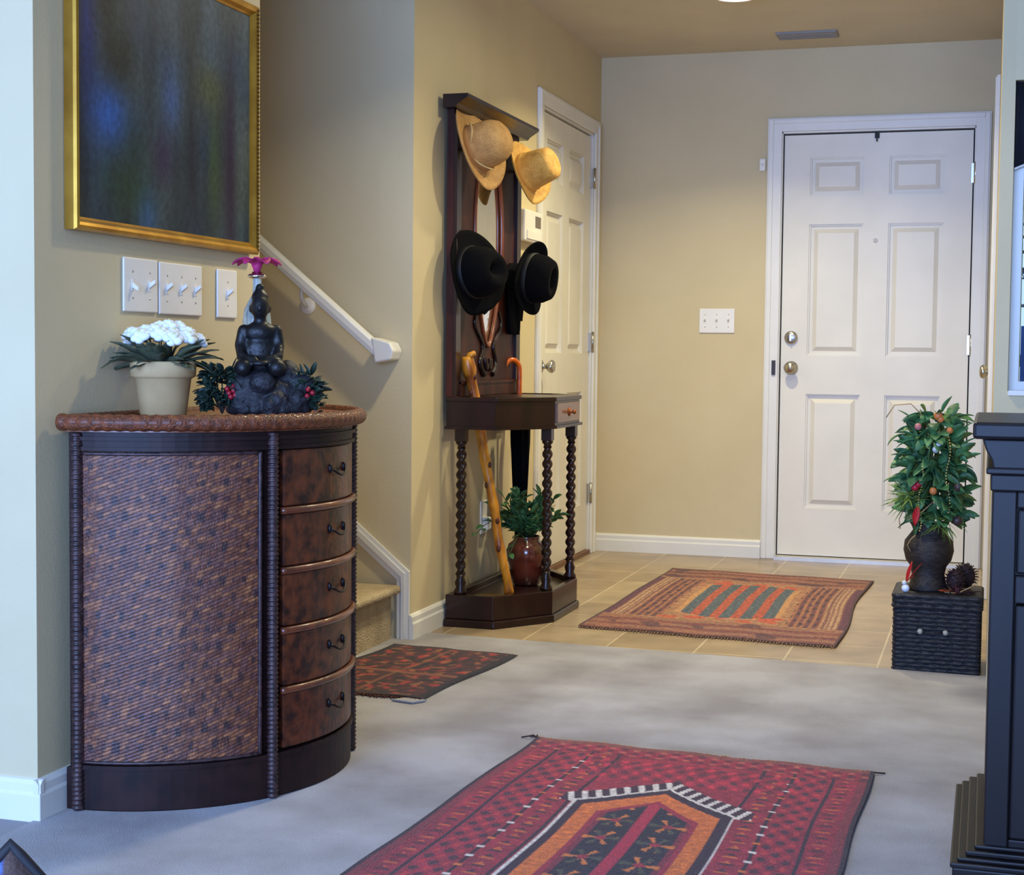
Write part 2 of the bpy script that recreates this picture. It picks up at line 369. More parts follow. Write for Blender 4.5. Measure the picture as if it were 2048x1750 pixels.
# fabric valance with a scalloped lower hem
t = thing('window_valance', (.68, 4.775, 1.53), 'black fabric valance with scalloped hem across the window top', 'valance')
b = MB(); vs = []; n = 120
for i in range(n+1):
    x = WX0+(WX1-WX0)*i/n; yy = 4.778+.008*math.sin(i*.9); zb = 1.535+.016*abs(math.sin(i*math.pi/10))
    vs += [(x, yy, WZ1-.002), (x, yy-.004, zb)]
b.add(vs, [(2*i, 2*i+1, 2*i+3, 2*i+2) for i in range(n)], smooth=True)
b.build('fabric', mat('black_valance_cloth', (16, 16, 26), .9), t, solid=.004)
b = MB(); b.tube([(WX0+(WX1-WX0)*i/n, 4.774+.008*math.sin(i*.9), 1.535+.016*abs(math.sin(i*math.pi/10))-.004) for i in range(n+1)], .0035, 6); b.build('hem_trim', M_plate, t)
b = MB(); b.tube([(WX0, 4.785, 1.772), (WX1, 4.785, 1.772)], .006, 8); b.build('rod', M_dark, t)
# outdoors: snow covered yard, fence, bare tree
b = MB(); b.box(-6, 14, 5.5, 40, -.4, -.1)
struct(b.build('ground', mat('snowy_yard', (225, 235, 245), .9, scale=2)), 'pale snowy yard outside the window', 'ground')
b = MB()
for i in range(60): b.box(-1+i*.16, -1+i*.16+.145, 16, 16.03, -.11, 1.3)
b.box(-1, 8.6, 16.03, 16.08, .9, 1.02); b.box(-1, 8.6, 16.03, 16.08, .1, .22)
tag(b.build('board_fence', mat('blue_grey_fence', (48, 70, 120), .8, rgb2=(36, 54, 100), scale=4)), 'dark blue grey board fence outside beyond the window', 'fence')
t = thing('bare_tree', (.5, 11, -.11), 'bare branching tree standing outside the window', 'tree')
b = MB(); b.tube([(.5, 11, -.11), (.48, 11, .9), (.52, 11, 1.9), (.45, 11, 3.1)], [.09, .075, .05, .02], 10); b.build('trunk', mat('grey_bark', (88, 92, 104), .9, rgb2=(60, 62, 74), scale=30), t)
b = MB(); rg = random.Random(3)
for i in range(70):
    z = rg.uniform(.8, 3); a = rg.uniform(0, 6.28); p = Vector((.5, 11, z)); path = [p]; d = Vector((math.cos(a), math.sin(a)*.6, rg.uniform(-.1, .7)))
    for k in range(5):
        d = d+Vector((rg.uniform(-.3, .3), rg.uniform(-.3, .3), rg.uniform(-.15, .2))); p = p+d*.16; path.append(p)
    b.tube(path, [.018, .014, .011, .008, .006, .003], 5)
b.build('branches', bpy.data.materials['grey_bark'], t)

# ceiling fixtures --------------------------------------------------
M_lamp = mat('lamp_diffuser', (255, 244, 220), .4, emit=(1, .86, .6), estr=9)
def ceiling_lamp(x, y, label):
    t = thing('ceiling_light', (x, y, ZC-.03), label, 'ceiling light')
    b = MB(); b.lathe([(.078, 2.412), (.082, 2.409), (.098, 2.424), (.102, 2.44), (.078, 2.44)], (x, y, 0), 40, cap=False); b.build('trim_ring', M_plate, t)
    b = MB(); b.lathe([(.078, 2.413), (.078, 2.435)], (x, y, 0), 32); b.build('diffuser', M_lamp, t)
ceiling_lamp(-1.01, 6.265, 'round glowing light on the foyer ceiling before the vent')
ceiling_lamp(-1.05, 4.15, 'round glowing light on the ceiling over the carpet')
ceiling_lamp(-.70, 5.15, 'added unseen fill light on the ceiling where tiles meet carpet')  # invented fixture above the frame, housing for the added fill light
t = thing('ceiling_vent', (-.83, 7.19, ZC-.008), 'grey slatted air vent in the foyer ceiling near the front door', 'vent')
b = MB(); b.box(-.955, -.705, 7.13, 7.25, 2.437, 2.4395); b.build('backing', M_dark, t)
b = MB()
for q in ((-.965, -.695, 7.12, 7.135), (-.965, -.695, 7.245, 7.26), (-.965, -.95, 7.135, 7.245), (-.71, -.695, 7.135, 7.245)): b.box(q[0], q[1], q[2], q[3], 2.431, 2.4395)
M_vent = mat('grey_vent_paint', (140, 138, 134), .5)
b.build('frame', M_vent, t)
for i in range(6):
    y = 7.147+i*.0185; b = MB(); b.prism([(y-.004, 2.4365), (y+.004, 2.428), (y+.0055, 2.429), (y-.0025, 2.4375)], -.952, -.708, axis='x'); b.build('slat', M_vent, t)

# ------------------------------------------------------------------ wall plates
def switch_plate(face, u0, u1, z0, z1, toggles, label, group=None, screws=True):
    """face 'L' = on the left wall (u = y), 'D' = on the end wall (u = x)"""
    def P(u, d, z): return (XW+d, u, z) if face == 'L' else (u, YD-d, z)
    t = thing('switch_plate', P((u0+u1)/2, 0, z0), label, 'light switch', group)
    def bx(b, a0, a1, d0, d1, q0, q1):
        p, q = P(a0, d0, q0), P(a1, d1, q1); b.box(min(p[0], q[0]), max(p[0], q[0]), min(p[1], q[1]), max(p[1], q[1]), q0, q1)
    b = MB(); bx(b, u0, u1, .0005, .0065, z0, z1); b.build('plate', M_plate, t, bevel=.003)
    zm = (z0+z1)/2; w_ = u1-u0
    for i, up in enumerate(toggles):
        uc = u0+w_*(i+.5)/len(toggles)
        b = MB(); bx(b, uc-.006, uc+.006, .006, .0078, zm-.013, zm+.013)
        s_ = 1 if up else -1
        A = [P(uc-.0045, .007, zm-.006), P(uc+.0045, .007, zm-.006), P(uc+.0045, .007, zm+.006), P(uc-.0045, .007, zm+.006)]
        B = [P(uc-.0035, .022, zm+s_*.010-.004), P(uc+.0035, .022, zm+s_*.010-.004), P(uc+.0035, .022, zm+s_*.010+.004), P(uc-.0035, .022, zm+s_*.010+.004)]
        b.frustum(A, B); b.build('toggle', M_plate, t)
        for zz in (zm-.03, zm+.03):
            b = MB(); b.M = frame_matrix(P(uc, .0064, zz), Vector(P(0, 1, 0))-Vector(P(0, 0, 0))); b.lathe([(.0028, 0), (.0022, .001), (0, .0012)], seg=10); b.build('screw', M_nickel, t)
G = 'switch plates on the wall over the cabinet'
switch_plate('L', 3.083, 3.232, 1.066, 1.189, (0, 1), 'white two toggle switch plate, leftmost over the potted white flowers', G)
switch_plate('L', 3.240, 3.445, 1.064, 1.187, (1, 1, 1), 'white three toggle switch plate, middle one under the painting', G)
switch_plate('L', 3.526, 3.632, 1.063, 1.186, (1,), 'narrow white single toggle switch plate next to the dark statue', G)
switch_plate('D', -1.362, -1.19, 1.09, 1.208, (1, 1, 1), 'white three toggle switch plate left of the front door')
# outlet behind hat stand with a plug-in
t = thing('wall_outlet', (XW, 5.70, .28), 'white wall outlet with plug low behind the hat stand', 'outlet')
b = MB(); b.box(XW+.0005, XW+.0065, 5.66, 5.74, .28, .41); b.build('plate', M_plate, t, bevel=.003)
b = MB(); b.box(XW+.006, XW+.03, 5.675, 5.725, .295, .345); b.build('plug', M_plate, t, bevel=.006)
# keypad
t = thing('alarm_keypad', (XW, 6.25, 1.44), 'white wall keypad with grey display left of closet door', 'keypad')
b = MB(); b.box(XW+.001, XW+.034, 6.12, 6.375, 1.445, 1.575); b.build('housing', M_plate, t, bevel=.006)
b = MB(); b.box(XW+.034, XW+.0355, 6.27, 6.35, 1.508, 1.555); b.build('display', mat('grey_lcd', (112, 100, 88), .3), t)
b = MB(); b.box(XW+.034, XW+.038, 6.145, 6.355, 1.455, 1.49); b.build('flip_cover', M_plate, t)
t = thing('door_sensor', (-1.069, YD, 1.865), 'small white sensor on the wall beside front door casing', 'sensor')
b = MB(); b.box(-1.082, -1.052, YD-.022, YD-.0005, 1.865, 1.925); b.build('case', M_plate, t, bevel=.006)
b = MB(); b.ball((-1.067, YD-.0215, 1.895), .007); b.build('lens', M_plate, t)

# ------------------------------------------------------------------ handrail
t = thing('handrail', (-2.2, 4.86, 1.0), 'white stair handrail sloping down to the hall corner', 'handrail')
yr = 4.855; p0, p1 = Vector((-1.965, yr, .985)), Vector((-3.6, yr, .985+1.635*.83))
b = MB(); d = (p1-p0).normalized(); n_ = Vector((-d.z, 0, d.x)); 
prof = [(-.018, -.021), (.018, -.021), (.021, -.005), (.019, .011), (.010, .021), (-.010, .021), (-.019, .011), (-.021, -.005)]
if n_.z < 0: n_ = -n_
vs = [p0+Vector((0, a, 0))+n_*c for a, c in prof]+[p1+Vector((0, a, 0))+n_*c for a, c in prof]
b.add(vs, [tuple(range(7, -1, -1)), tuple(range(8, 16))]+[(i, (i+1) % 8, (i+1) % 8+8, i+8) for i in range(8)])
b.build('rail', M_trim, t, bevel=.003)
b = MB(); b.prism([(-1.972, .945), (-1.915, .955), (-1.905, .985), (-1.918, 1.012), (-1.955, 1.022), (-1.985, 1.03)], yr-.022, YS-.001, axis='y'); b.build('return_end', M_trim, t, bevel=.005)
for x in (-2.25, -3.1):
    z = .985+(-1.965-x)*.83-.035
    b = MB(); b.tube([(x, yr, z+.012), (x, yr, z-.02), (x-.005, YS-.03, z-.045), (x-.005, YS-.004, z-.05)], .007, 8); b.M = frame_matrix((x-.005, YS-.0005, z-.05), (0, -1, 0)); b.lathe([(.03, 0), (.028, .004), (.012, .008)], seg=20)
    b.build('bracket', M_plate, t)

# ------------------------------------------------------------------ painting
t = thing('framed_painting', (XW, 3.30, 1.235), 'large dark abstract painting in a gold frame over the cabinet', 'painting')
y0, y1, z0, z1 = 2.856, 3.712, 1.232, 1.874
b = MB(); fwid = .029
prof = [(0, .002), (0, .024), (.004, .030), (.010, .032), (.017, .028), (.024, .020), (fwid, .016), (fwid, .002)]
vs = []
for dpt, x in prof:
    vs += [(XW+x, y0+dpt, z0+dpt), (XW+x, y1-dpt, z0+dpt), (XW+x, y1-dpt, z1-dpt), (XW+x, y0+dpt, z1-dpt)]
np_ = len(prof)
b.add(vs, [(j*4+i, j*4+(i+1) % 4, ((j+1) % np_)*4+(i+1) % 4, ((j+1) % np_)*4+i) for j in range(np_) for i in range(4)])
b.build('frame', M_gold, t)
b = MB()
for i in range(60):
    b.ball((XW+.031, y1-.012, z0+.012+(z1-z0-.024)*i/59), .0042, seg=8, rings=5)
b.build('beading', mat('dark_gold_beads', (96, 66, 22), .35, .7), t)
b = MB(); vs = []; cs_ = []; ny, nz = 90, 70
def paint(u, v):   # u 0..1 left-right, v 0..1 bottom-top
    s1 = noise.noise((u*9, v*1.3, 1.7)); s2 = noise.noise((u*22, v*3, 5.1)); s3 = noise.noise((u*4, v*4, 9.2))
    base = Vector((50, 60, 62))+Vector((14, 16, 20))*s1+Vector((10, 14, 10))*s2+Vector((14, 8, -6))*s3
    base += Vector((22, 22, 26))*max(0, v-.35)*(u > .2)*1.3
    def blob(cu, cv, ru, rv, col, k=1):
        nonlocal base
        d_ = ((u-cu)/ru)**2+((v-cv)/rv)**2
        wgt = k*math.exp(-d_); base = base.lerp(Vector(col), min(1, wgt))
    blob(.16, .40, .10, .12, (46, 92, 160), .95); blob(.05, .75, .06, .35, (26, 46, 118), .8); blob(.50, .52, .06, .12, (66, 92, 142), .7)
    blob(.36, .05, .06, .12, (50, 88, 132), .8); blob(.14, .9, .05, .2, (16, 20, 26), .7); blob(.22, .62, .08, .1, (22, 26, 26), .6)
    blob(.86, .30, .035, .42, (40, 26, 50), .85); blob(.72, .62, .08, .08, (74, 78, 44), .6); blob(.76, .3, .04, .25, (54, 72, 34), .6)
    blob(.45, .28, .05, .1, (52, 30, 62), .6); blob(.25, .15, .14, .12, (34, 62, 38), .6); blob(.62, .25, .05, .3, (26, 28, 36), .6)
    blob(.95, .42, .04, .15, (86, 92, 92), .5); blob(.3, .3, .05, .1, (26, 52, 50), .5)
    return lin([max(4, c) for c in base])
for j in range(nz+1):
    for i in range(ny+1):
        u, v = i/ny, j/nz; vs.append((XW+.014, y0+.024+(y1-y0-.048)*u, z0+.024+(z1-z0-.048)*v)); cs_.append(paint(u, v))
b.add(vs, [(j*(ny+1)+i, j*(ny+1)+i+1, (j+1)*(ny+1)+i+1, (j+1)*(ny+1)+i) for j in range(nz) for i in range(ny)], col=cs_)
b.build('canvas', mat('oil_paint', (50, 60, 70), .38, attr='tint', scale=60, bump=.04, bscale=60, spec=.15), t)

# ------------------------------------------------------------------ half round cabinet
CX, CY, CR = -1.853, 3.26, .43
cab = thing('half_round_cabinet', (CX, CY, .004), 'half round woven rattan cabinet with drawers against the left wall', 'cabinet')
def arc(r, a0, a1, n): return [(CX+r*math.cos(R(a0+(a1-a0)*i/n)), CY+r*math.sin(R(a0+(a1-a0)*i/n))) for i in range(n+1)]
def ring(b, r0_, r1_, a0, a1, z0, z1, n=40, **k):
    for i in range(n):
        A = a0+(a1-a0)*i/n; B = a0+(a1-a0)*(i+1)/n
    vs = []
    for i in range(n+1):
        a = R(a0+(a1-a0)*i/n)
        for r_, z in ((r0_, z0), (r1_, z0), (r1_, z1), (r0_, z1)): vs.append((CX+r_*math.cos(a), CY+r_*math.sin(a), z))
    fs = [(0, 1, 2, 3), tuple(4*n+q for q in (3, 2, 1, 0))]
    for i in range(n):
        for q in range(4): fs.append((4*i+q, 4*(i+1)+q, 4*(i+1)+(q+1) % 4, 4*i+(q+1) % 4))
    b.add(vs, [tuple(reversed(f)) for f in fs], **k)
M_cdark = mat('dark_stained_bamboo', (44, 22, 20), .5, rgb2=(26, 13, 13), scale=18, spec=.3)
M_rail = mat('polished_brown_moulding', (122, 62, 34), .3, rgb2=(84, 40, 26), scale=20, coat=.5)
M_weave = mat('woven_rattan', (120, 80, 50), .45, attr='tint', scale=120, bump=.35, bscale=240, coat=.15)
M_braid = mat('braided_rattan_rim', (128, 64, 30), .4, rgb2=(84, 40, 20), scale=90, bump=.6, bscale=220, coat=.2)
M_tort = mat('mottled_leather', (108, 52, 26), .4, rgb2=(42, 20, 16), scale=38, detail=8, bump=.15, bscale=90, coat=.15)
M_rope = mat('rope_wrapped_post', (70, 48, 48), .4, rgb2=(34, 22, 24), scale=70)
b = MB(); b.prism([(CX, CY-CR+.015)]+arc(CR-.015, -90, 90, 48)+[(CX, CY+CR-.015)], .09, .805, smooth=False); b.build('carcass', M_cdark, cab)
b = MB(); b.prism(arc(CR+.002, -90, 90, 48), .004, .095); b.build('plinth', M_cdark, cab, bevel=.003)
b = MB(); ring(b, CR-.02, CR+.006, -88, 88, .092, .102, 48); b.build('base_moulding', M_cdark, cab)
b = MB(); ring(b, CR-.02, CR+.008, -88, 88, .768, .776, 48); ring(b, CR-.02, CR+.003, -88, 88, .776, .81, 48); ring(b, CR-.02, CR+.010, -88, 88, .790, .798, 48)
b.build('frieze', M_cdark, cab)
b = MB(); b.prism(arc(CR+.012, -90, 90, 64), .808, .834); b.build('top', mat('woven_cane_top', (150, 84, 48), .4, rgb2=(104, 54, 34), scale=80, coat=.3), cab)
# braided rim: thick roll following the half circle with small ridges
b = MB(); path = [(CX, CY-CR+.0+.45*0, .829)]; path = []; rr = []
nb = 260
for i in range(nb+1):
    a = R(-90+180*i/nb); path.append((CX+(CR+.018)*math.cos(a), CY+(CR+.018)*math.sin(a), .828)); rr.append(.0175+.0012*math.sin(i*1.35))
b.tube(path, rr, 14); b.build('braided_rim', M_braid, cab)
b = MB(); path = [(CX+.012, CY-CR+2*CR*i/80, .834) for i in range(81)]; b.tube(path, [.010+.0008*(i % 2) for i in range(81)], 8); b.build('back_rim', M_braid, cab)
# woven doors (left and right of the drawers)
def weave_col(s, z):
    d = (z-.36*s)/.0078; k = math.floor(d); fr_ = d-k              # strands rising to the right
    e = (s+.45*z)/.021+.5*(k % 2)+.21*k; q = math.floor(e); ef = e-q
    n1 = noise.noise((k*1.37, q*2.11, 3.3)); n2 = noise.noise((k*3.1, q*.7, 8.1))
    col = Vector((98, 50, 34)).lerp(Vector((160, 98, 58)), min(1, max(0, .45+1.1*n1)))
    if n2 > .1: col = col.lerp(Vector((104, 64, 60)), .6)
    col = col*(.55+.45*math.sin(math.pi*fr_)**.6)*(.72+.28*math.sin(math.pi*ef)**.5)
    lx = (s/.052+z/.075)+.16*noise.noise((s*22, z*22, 1)); ly = (s/.052-z/.066)+.16*noise.noise((s*22, z*22, 5))
    for o_, th_, cc_, kk in ((0, .23, (40, 25, 28), .7), (.5, .17, (56, 31, 30), .55)):
        fx, fy = lx+o_-round(lx+o_), ly+o_-round(ly+o_); jj = noise.noise((round(lx+o_)*1.73, round(ly+o_)*2.31, 4+o_))
        dd = abs(fx)+abs(fy); lim = th_+.22*jj
        if dd < lim: col = col.lerp(Vector(cc_), kk*min(1, (lim-dd)/.07))
    return lin([max(8, c) for c in col])
for a0, a1 in ((-85, -34), (34, 85)):
    dr = None
    b = MB(); na, nz = 160, 260; vs = []; cc = []
    for j in range(nz+1):
        for i in range(na+1):
            a = R(a0+(a1-a0)*i/na); z = .104+.662*j/nz; s_ = a*CR
            h = .0010*math.sin((z-.36*s_)/.0078*2*math.pi)
            vs.append((CX+(CR+.001+h)*math.cos(a), CY+(CR+.001+h)*math.sin(a), z)); cc.append(weave_col(s_, z))
    b.add(vs, [(j*(na+1)+i, j*(na+1)+i+1, (j+1)*(na+1)+i+1, (j+1)*(na+1)+i) for j in range(nz) for i in range(na)], col=cc, smooth=True)
    dr = b.build('door', M_weave, cab)
    b = MB()
    for zz in (.108, .762): b.tube([(CX+(CR+.003)*math.cos(R(a0+(a1-a0)*i/30)), CY+(CR+.003)*math.sin(R(a0+(a1-a0)*i/30)), zz) for i in range(31)], .004, 6)
    for aa in (a0, a1): b.tube([(CX+(CR+.003)*math.cos(R(aa)), CY+(CR+.003)*math.sin(R(aa)), .106+.658*i/130) for i in range(131)], [.0042+.001*(i % 2) for i in range(131)], 8)
    b.build('door_edging', M_rope, dr)
# drawers
zs = [(.640, .768), (.508, .622), (.376, .490), (.244, .358), (.112, .226)]
zs = [(.642, .766), (.510, .624), (.378, .492), (.246, .360), (.108, .228)]
M_iron = mat('dark_iron', (30, 24, 24), .4, .6)
for q0, q1 in zs:
    b = MB(); ring(b, CR-.03, CR+.002, -26, 26, q0, q1, 24, smooth=False); d_ = b.build('drawer', M_tort, cab, bevel=.003)
    zc = (q0+q1)/2+.012
    b = MB(); pts = []
    for i in range(9):
        a = R(-5+10*i/8); r_ = CR+.006+.010*math.sin(math.pi*i/8)**.5; pts.append((CX+r_*math.cos(a), CY+r_*math.sin(a), zc-.016*math.sin(math.pi*i/8)))
    b.tube(pts, .0028, 6)
    for aa in (-5, 5):
        c_ = (CX+(CR+.0035)*math.cos(R(aa)), CY+(CR+.0035)*math.sin(R(aa)), zc); b.ball(c_, .0055, .0055, .011, seg=10, rings=6)
    b.build('drawer_pull', M_iron, d_)
for zz in (.633, .501, .369, .237):
    b = MB(); b.tube([(CX+(CR+.004)*math.cos(R(-27+54*i/30)), CY+(CR+.004)*math.sin(R(-27+54*i/30)), zz) for i in range(31)], .0085, 10); b.build('drawer_rail', M_rail, cab)
for aa in (-86, -30, 30, 86):
    b = MB(); pts = []; rr = []
    for i in range(321):
        pts.append((CX+(CR+.006)*math.cos(R(aa)), CY+(CR+.006)*math.sin(R(aa)), .006+.80*i/320)); rr.append((.0098, .0118, .0132, .0118)[i % 4])
    b.tube(pts, rr, 12); b.build('post', M_rope, cab)

# ------------------------------------------------------------------ things on the cabinet
ZT = .834
# potted white flowers
px, py = -1.775, 3.10
pot = thing('potted_flower', (px, py, ZT), 'white artificial flowers in a cream clay pot on the cabinet', 'potted plant')
b = MB(); b.lathe([(.050, 0), (.0515, .004), (.062, .082), (.066, .084), (.072, .088), (.0735, .118), (.071, .121), (.066, .119), (.063, .098), (.0, .098)], (px, py, ZT), 40); b.build('pot', mat('cream_clay', (194, 164, 116), .75, rgb2=(178, 146, 100), scale=12), pot)
b = MB(); b.lathe([(.0625, .1), (.03, .106), (0, .107)], (px, py, ZT), 24); b.build('moss', mat('brown_moss', (74, 58, 40), .95, bump=.8, bscale=200), pot)
rg = random.Random(5); b = MB()
for i in range(44):
    a = rg.uniform(0, 6.28); e = rg.uniform(.35, 1.5); ln = rg.uniform(.08, .12)
    b.leaf((px+.025*math.cos(a), py+.025*math.sin(a), ZT+.105), (math.cos(a), math.sin(a), e), ln, rg.uniform(.028, .04), droop=.7, roll=rg.uniform(-.5, .5))
b.leaf((px, py, ZT+.12), (-.5, -.75, .45), .155, .03, droop=1.0); b.leaf((px, py, ZT+.12), (.65, .7, .5), .145, .034, droop=.8); b.leaf((px, py, ZT+.12), (.8, .2, .3), .12, .034, droop=1.0)
b.build('foliage', mat('grey_green_leaf', (84, 88, 62), .7, rgb2=(52, 60, 44), scale=40), pot, solid=.0012)
M_petal = mat('white_petal', (240, 242, 240), .7, rgb2=(226, 230, 226), scale=40)
M_eye = mat('pale_yellow_eye', (214, 206, 140), .7)
for i in range(19):
    a = i*2.399; rr = .080*math.sqrt((i+.5)/19); c = Vector((px+rr*1.05*math.cos(a), py+rr*1.05*math.sin(a), ZT+.208-rr*.5+rg.uniform(-.008, .008)))
    n_ = Vector((math.cos(a)*rr*9, math.sin(a)*rr*9, 1)).normalized()
    b = MB(); b.M = frame_matrix(c, n_, (1, .1, .2))
    for q in range(6):
        t_ = q*math.pi/3; b.ball((.0135*math.cos(t_), .0135*math.sin(t_), .003*(q % 2)), .0115, .0115, .0085, seg=8, rings=6)
    for q in range(3):
        t_ = q*2.1+.5; b.ball((.006*math.cos(t_), .006*math.sin(t_), .010), .008, .008, .006, seg=8, rings=6)
    fl = b.build('flower_head', M_petal, pot)
    b = MB(); b.M = frame_matrix(c, n_, (1, .1, .2)); b.ball((0, 0, .0155), .003, seg=8, rings=5); b.build('flower_eye', M_eye, fl)
    b = MB(); b.tube([c-n_*.003, Vector((px+.5*(c.x-px), py+.5*(c.y-py), ZT+.15)), (px+.1*(c.x-px), py+.1*(c.y-py), ZT+.1)], .0014, 5); b.build('stem', bpy.data.materials['grey_green_leaf'], fl)

# seated statue on rock base
sx, sy = -1.596, 3.222
st = thing('seated_statue', (sx, sy, ZT), 'dark bronze seated figure statue on a rocky base', 'statue')
M_bronze = mat('dark_bronze_patina', (30, 28, 28), .42, .3, rgb2=(16, 18, 20), scale=30, bump=.2, bscale=90)
vdir = Vector((-sx, -sy, 0)).normalized(); rt = Vector((vdir.y*-1, vdir.x, 0))   # vdir: towards the viewer, rt: picture right
rt = Vector((-vdir.y, vdir.x, 0))
def SP(a, dpt, z): return Vector((sx, sy, ZT+z))+rt*a+vdir*dpt
def blob(name, m, parts, parent, voxel=.0035, smooth=6):
    b = MB()
    for p in parts:
        if p[0] == 's':
            _, c, rx, ry, rz = p; M0 = b.M; b.M = Matrix.Translation(c) @ Matrix(((rt.x, vdir.x, 0, 0), (rt.y, vdir.y, 0, 0), (0, 0, 1, 0), (0, 0, 0, 1))); b.ball((0, 0, 0), rx, ry, rz, seg=18, rings=12); b.M = M0
        else:
            _, path, rads = p; b.tube(path, rads, 12)
            for q, r_ in zip(path, rads): b.ball(q, r_, seg=10, rings=7)
    o = b.build(name, m, parent)
    q = o.modifiers.new('join', 'REMESH'); q.mode = 'VOXEL'; q.voxel_size = voxel; q.use_smooth_shade = True
    q = o.modifiers.new('soften', 'SMOOTH'); q.iterations = smooth; q.factor = .5
    return o
blob('figure', M_bronze, [
    ('s', SP(0, 0, .115), .046, .036, .03), ('s', SP(0, 0, .15), .038, .027, .04), ('s', SP(0, .002, .188), .038, .026, .026),
    ('t', [SP(0, 0, .2), SP(0, .004, .226)], [.016, .014]), ('s', SP(0, .006, .246), .021, .024, .029), ('s', SP(0, -.002, .268), .02, .021, .018), ('s', SP(0, -.004, .288), .011, .011, .013),
    ('s', SP(0, .03, .243), .0035, .005, .006), ('s', SP(.022, .002, .242), .004, .005, .011), ('s', SP(-.022, .002, .242), .004, .005, .011),
    ('t', [SP(.037, 0, .193), SP(.043, .004, .158), SP(.041, .028, .132), SP(.014, .044, .126)], [.014, .013, .012, .009]),
    ('t', [SP(-.037, 0, .193), SP(-.045, .004, .158), SP(-.041, .028, .132), SP(-.012, .044, .126)], [.014, .013, .012, .009]),
    ('t', [SP(.03, 0, .105), SP(.038, .045, .108), SP(.03, .012, .092)], [.024, .021, .015]),
    ('t', [SP(-.03, 0, .105), SP(-.038, .045, .108), SP(-.03, .012, .092)], [.024, .021, .015]),
    ('s', SP(0, .054, .118), .02, .01, .007)], st)
rg = random.Random(11); rk = [('s', SP(.02, -.005, .045), .085, .05, .052), ('s', SP(.062, -.01, .085), .032, .034, .042), ('s', SP(-.02, 0, .07), .05, .05, .04)]
for i in range(22):
    a = rg.uniform(0, 6.28); rk.append(('s', SP(.02+.078*math.cos(a), .048*math.sin(a), rg.uniform(.018, .075)), rg.uniform(.015, .03), rg.uniform(.012, .022), rg.uniform(.015, .03)))
for i in range(16):
    a = i/16*6.28; rk.append(('s', SP(.02+.082*math.cos(a), .048*math.sin(a), .012), .016, .014, .012))
blob('rock_base', mat('black_rock', (36, 34, 38), .6, rgb2=(18, 18, 21), scale=40, bump=.6, bscale=80), rk, st, .004, 2)

# greenery sprigs with berries beside the statue
def sprig(name, ca, cz, spread, n, label, seed, berries):
    c = SP(ca, .0, 0); t = thing(name, (c.x, c.y, ZT), label, 'greenery')
    rg = random.Random(seed); b = MB(); stem = MB()
    for i in range(n):
        a = rg.uniform(-.5, .5)*spread; dp = rg.uniform(-.008, .03); z = rg.uniform(.008, cz)
        p = SP(ca+a*(1-z/cz*.4), dp, z)
        d = rt*(a*18+rg.uniform(-.6, .6))+vdir*rg.uniform(-.1, 1)+Vector((0, 0, rg.uniform(-.1, 1)))
        b.leaf(p, d, rg.uniform(.02, .036), rg.uniform(.012, .020), droop=.5, roll=rg.uniform(-1, 1), n=4)
    for i in range(7):
        a = (i/6-.5)*spread; stem.tube([SP(ca, .008, .003), SP(ca+a*.5, .012, cz*.5), SP(ca+a*.9, .01, cz*.8)], .0018, 5)
    stem.build('twigs', mat('dark_twig', (46, 34, 26), .8), t)
    b.build('leaves', mat('dark_holly_leaf', (34, 54, 40), .5, rgb2=(20, 32, 26), scale=40), t, solid=.001)
    for i, (a, z) in enumerate(berries):
        b = MB(); b.ball(SP(ca+a, .04, z), .0062, seg=10, rings=7); b.build('berry', bpy.data.materials.get('red_berry') or mat('red_berry', (150, 26, 40), .35), t)
sprig('greenery_sprig', -.085, .105, .095, 210, 'dark green leafy sprig with red berries left of the statue', 4, [(.016, .05), (.026, .056), (.02, .042), (.03, .046), (.012, .06), (.024, .066)])
sprig('greenery_sprig', .112, .095, .05, 110, 'dark green leafy sprig right of the statue base', 9, [(-.004, .06), (.006, .052), (-.006, .045)])
# glass bottle with pink flower
bx_, by_ = -1.665, 3.345
t = thing('glass_bottle', (bx_, by_, ZT), 'slim clear glass bottle with silver collar behind the statue', 'bottle')
b = MB(); b.lathe([(.03, .0), (.033, .006), (.034, .14), (.034, .215), (.03, .245), (.018, .268), (.0105, .28), (.010, .322), (.0105, .324)], (bx_, by_, ZT), 28); b.build('bottle_body', mat('pale_glass', (196, 214, 214), .05, trans=.75, ior=1.3), t)
b = MB(); b.lathe([(.011, .316), (.021, .319), (.0225, .323), (.02, .327), (.012, .329), (.012, .333)], (bx_, by_, ZT), 24); b.build('collar', mat('polished_silver', (220, 218, 216), .12, 1), t)
fl = thing('pink_flower', (bx_, by_, ZT+.333), 'magenta pink silk flower standing in the glass bottle', 'flower')
M_pink = mat('magenta_petal', (196, 42, 108), .6, rgb2=(150, 24, 84), scale=50)
b = MB(); b.lathe([(.0075, .0), (.010, .008), (.015, .022)], (bx_, by_, ZT+.333), 14); b.build('calyx', M_pink, fl)
for i in range(7):
    a = i*6.283/7+.2; b = MB(); b.leaf((bx_+.006*math.cos(a), by_+.006*math.sin(a), ZT+.348), (math.cos(a), math.sin(a), .85), .056, .044, droop=1.3, fold=.25, n=7); b.build('petal', M_pink, fl, solid=.0015)
b = MB(); b.ball((bx_, by_, ZT+.36), .009, .009, .006); b.build('flower_centre', mat('dark_pink_centre', (120, 20, 60), .7), fl)
